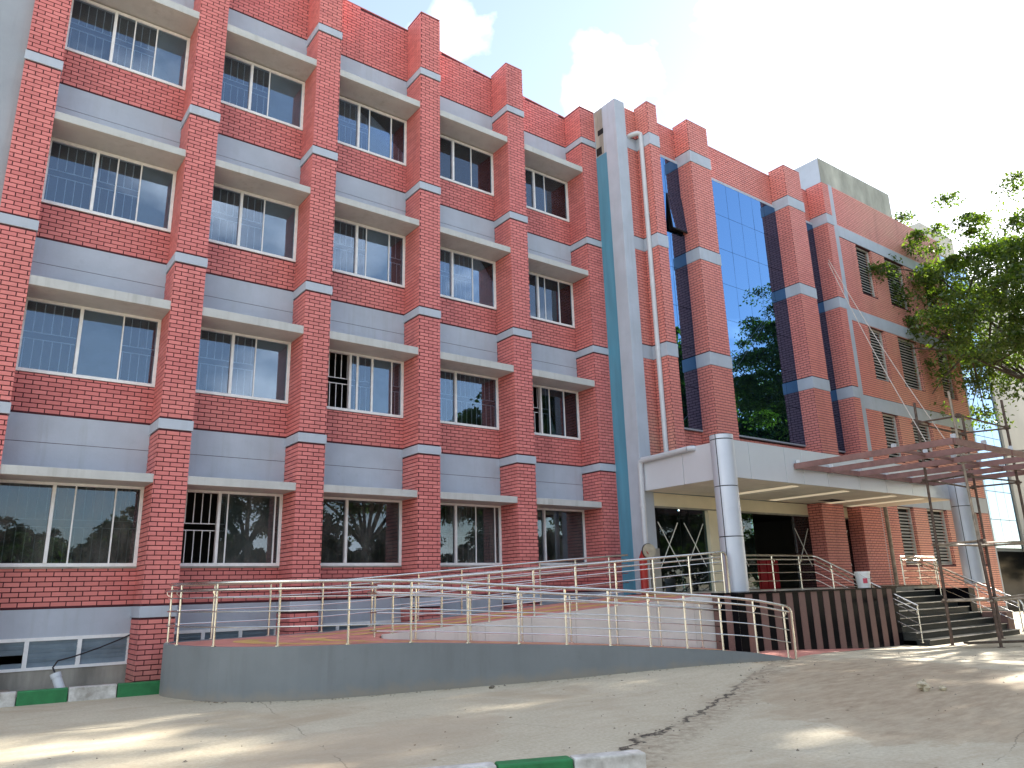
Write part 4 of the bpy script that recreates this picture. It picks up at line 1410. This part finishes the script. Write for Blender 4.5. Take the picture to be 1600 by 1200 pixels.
# ------------------------------------------------------------------ trees
def leaves_mesh(name, clumps, per, size, mat, rng):
    """clumps: list of (centre, radius); many small folded leaves through each clump's volume"""
    C_, R_ = np.array([c for c, r in clumps]), np.array([r for c, r in clumps])
    idx = np.repeat(np.arange(len(clumps)), per)
    n = len(idx)
    d = rng.normal(size=(n, 3))
    d /= np.linalg.norm(d, axis=1)[:, None]
    rad = rng.random(n) ** 0.62 * rng.uniform(.8, 1.25, n)
    P_ = C_[idx] + d * (R_[idx] * rad)[:, None] * np.array([1, 1, .55])
    P_[:, 2] -= (rad ** 2) * R_[idx] * .25
    # leaf frame: mostly drooping outward, randomised
    ax = rng.normal(size=(n, 3)) * .8 + d * .7
    ax[:, 2] -= .15
    ax /= np.linalg.norm(ax, axis=1)[:, None]
    nr = rng.normal(size=(n, 3)) * .7 + np.array([0, 0, 1.0])
    sd_ = np.cross(ax, nr)
    sd_ /= np.linalg.norm(sd_, axis=1)[:, None] + 1e-9
    s = size * rng.uniform(.65, 1.35, n)[:, None]
    fold = np.cross(sd_, ax) * s * .18
    v = np.empty((n, 4, 3))
    v[:, 0] = P_ - ax * s * .5
    v[:, 1] = P_ + sd_ * s * .27 + fold
    v[:, 2] = P_ + ax * s * .6
    v[:, 3] = P_ - sd_ * s * .27 + fold
    me = bpy.data.meshes.new(name)
    me.vertices.add(n * 4)
    me.vertices.foreach_set("co", v.reshape(-1))
    me.loops.add(n * 4)
    me.loops.foreach_set("vertex_index", np.arange(n * 4, dtype=np.int32))
    me.polygons.add(n)
    me.polygons.foreach_set("loop_start", np.arange(0, n * 4, 4, dtype=np.int32))
    me.update(calc_edges=True)
    me.materials.append(MAT[mat])
    return me

def tree_meshes(seed, h, crown_r, crown_h, nclump, per, leaf, mat, lean=(0, 0), clear=.42, clump_r=(.55, 1.0), limbs=7, thin=1.0):
    rng = np.random.default_rng(seed)
    tr = MB()
    tz = h * clear
    top = Vector((lean[0], lean[1], tz))
    r0 = .018 * h + .05
    tr.tube([(0, 0, -.1), (lean[0] * .3, lean[1] * .2, tz * .5), tuple(top)], r0, 10, r0 * .7)
    cc = Vector((lean[0] * 1.4, lean[1] * 1.4, h - crown_h * .52))
    clumps = []
    ends = []
    for k in range(limbs):
        a = 2 * math.pi * k / limbs + rng.uniform(-.3, .3)
        el = rng.uniform(.05, 1.0)
        L = crown_r * rng.uniform(.55, .85)
        e = cc + Vector((math.cos(a) * L * math.cos(el * .9), math.sin(a) * L * math.cos(el * .9), (el - .45) * crown_h * .45))
        mid = top.lerp(e, .5) + Vector((0, 0, rng.uniform(-.1, .5)))
        tr.tube([tuple(top), tuple(mid), tuple(e)], r0 * .5 * thin, 7, r0 * .14 * thin)
        ends.append((mid, e))
        for q in range(5):
            s = mid.lerp(e, rng.uniform(0, 1))
            f = s + Vector(rng.normal(size=3)) * crown_r * .26
            tr.tube([tuple(s), tuple(s.lerp(f, .5) + Vector((0, 0, .12))), tuple(f)], r0 * .13, 5, r0 * .04)
            if math.hypot(f.x - cc.x, f.y - cc.y) < crown_r * 1.0:
                clumps.append((tuple(f), rng.uniform(*clump_r)))
    # lumpy shell: several lobes
    lobes = [(e, crown_r * rng.uniform(.34, .5)) for (_m, e) in ends] + [(cc + Vector((rng.uniform(-.3, .3) * crown_r, rng.uniform(-.3, .3) * crown_r, crown_h * rng.uniform(.1, .33))), crown_r * rng.uniform(.36, .5)) for _ in range(4)]
    while len(clumps) < nclump:
        (c, r) = lobes[rng.integers(len(lobes))]
        d = Vector(rng.normal(size=3)).normalized()
        p = Vector(c) + Vector((d.x, d.y, d.z * .75)) * r * (rng.random() ** .35) * rng.uniform(.85, 1.2)
        if math.hypot(p.x - cc.x, p.y - cc.y) > crown_r * 1.04:
            continue
        clumps.append((tuple(p), rng.uniform(*clump_r) * (.6 if rng.random() < .3 else 1)))
    return tr.mesh("trunk", MAT['bark']), leaves_mesh("crown", clumps, per, leaf, mat, rng)

def tree(name, label, loc, meshes, rot=0.0, scale=1.0, group=None):
    t = bpy.data.objects.new(name, None)
    COL.objects.link(t)
    t.location = loc
    t.rotation_euler = (0, 0, rot)
    t.scale = (scale,) * 3
    tag(t, label, "tree", group)
    inst("trunk", meshes[0], t)
    c = inst("crown", meshes[1], t)
    c['kind'] = 'stuff'
    return t
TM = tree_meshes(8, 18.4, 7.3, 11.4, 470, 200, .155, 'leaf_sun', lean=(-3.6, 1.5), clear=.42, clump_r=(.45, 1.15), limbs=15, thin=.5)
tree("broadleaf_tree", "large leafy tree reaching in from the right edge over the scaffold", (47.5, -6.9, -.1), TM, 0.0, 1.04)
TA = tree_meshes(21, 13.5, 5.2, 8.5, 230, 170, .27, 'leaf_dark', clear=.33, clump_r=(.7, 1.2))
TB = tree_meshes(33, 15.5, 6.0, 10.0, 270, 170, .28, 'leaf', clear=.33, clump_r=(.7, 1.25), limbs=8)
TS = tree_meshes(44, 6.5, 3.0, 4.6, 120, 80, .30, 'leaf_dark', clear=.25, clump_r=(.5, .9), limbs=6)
grp = "trees along the right side shading the yard"
for i, (x, y, mm, r, s) in enumerate([(57, -9.5, TA, 2.2, 1.25), (43, -21.5, TB, 3.3, 1.15), (58, -19, TB, 4.6, 1.2), (33.5, -14.5, TB, .6, 1.05)]):
    tree("broadleaf_tree", "leafy tree beyond the right edge of the view, shading the yard", (x, y, -.1), mm, r, s, grp)
grp = "trees across the yard mirrored in the windows"
for i, (x, y, mm, r, s) in enumerate([(30, -33, TB, .2, 1.0), (22, -35, TA, 1.7, 1.05), (15, -36, TS, 2.5, 1.15), (9, -34, TS, 4.0, 1.0), (3, -38, TA, 5.0, .8), (-5, -36, TB, 3.0, .8), (-16, -34, TA, 1.0, .95), (39, -30, TA, 3.7, 1.1), (51, -31, TA, .4, 1.0), (60, -30, TB, 2.1, .9)]):
    tree("broadleaf_tree", "leafy tree across the yard, seen mirrored in the windows", (x, y, -.1), mm, r, s, grp)
for i, (x, y, s) in enumerate([(-2, -27, .8), (4, -29, .95), (9, -28, .8), (14, -30, 1.0), (19, -29, .9), (24, -28, 1.0), (30, -29, 1.05), (36, -27, .95), (42, -28, 1.0), (48, -27, 1.0), (55, -28, 1.1), (62, -27, 1.0)]):
    tree("bush", "low leafy bush across the yard, seen mirrored in the ground floor windows", (x, y, -.2), TS, i * 1.3, s, "bushes across the yard mirrored in the windows")
tree("bush", "round green shrub in front of the far mirror glass building", (58.5, -1.5, 0), TS, 1.2, .75)
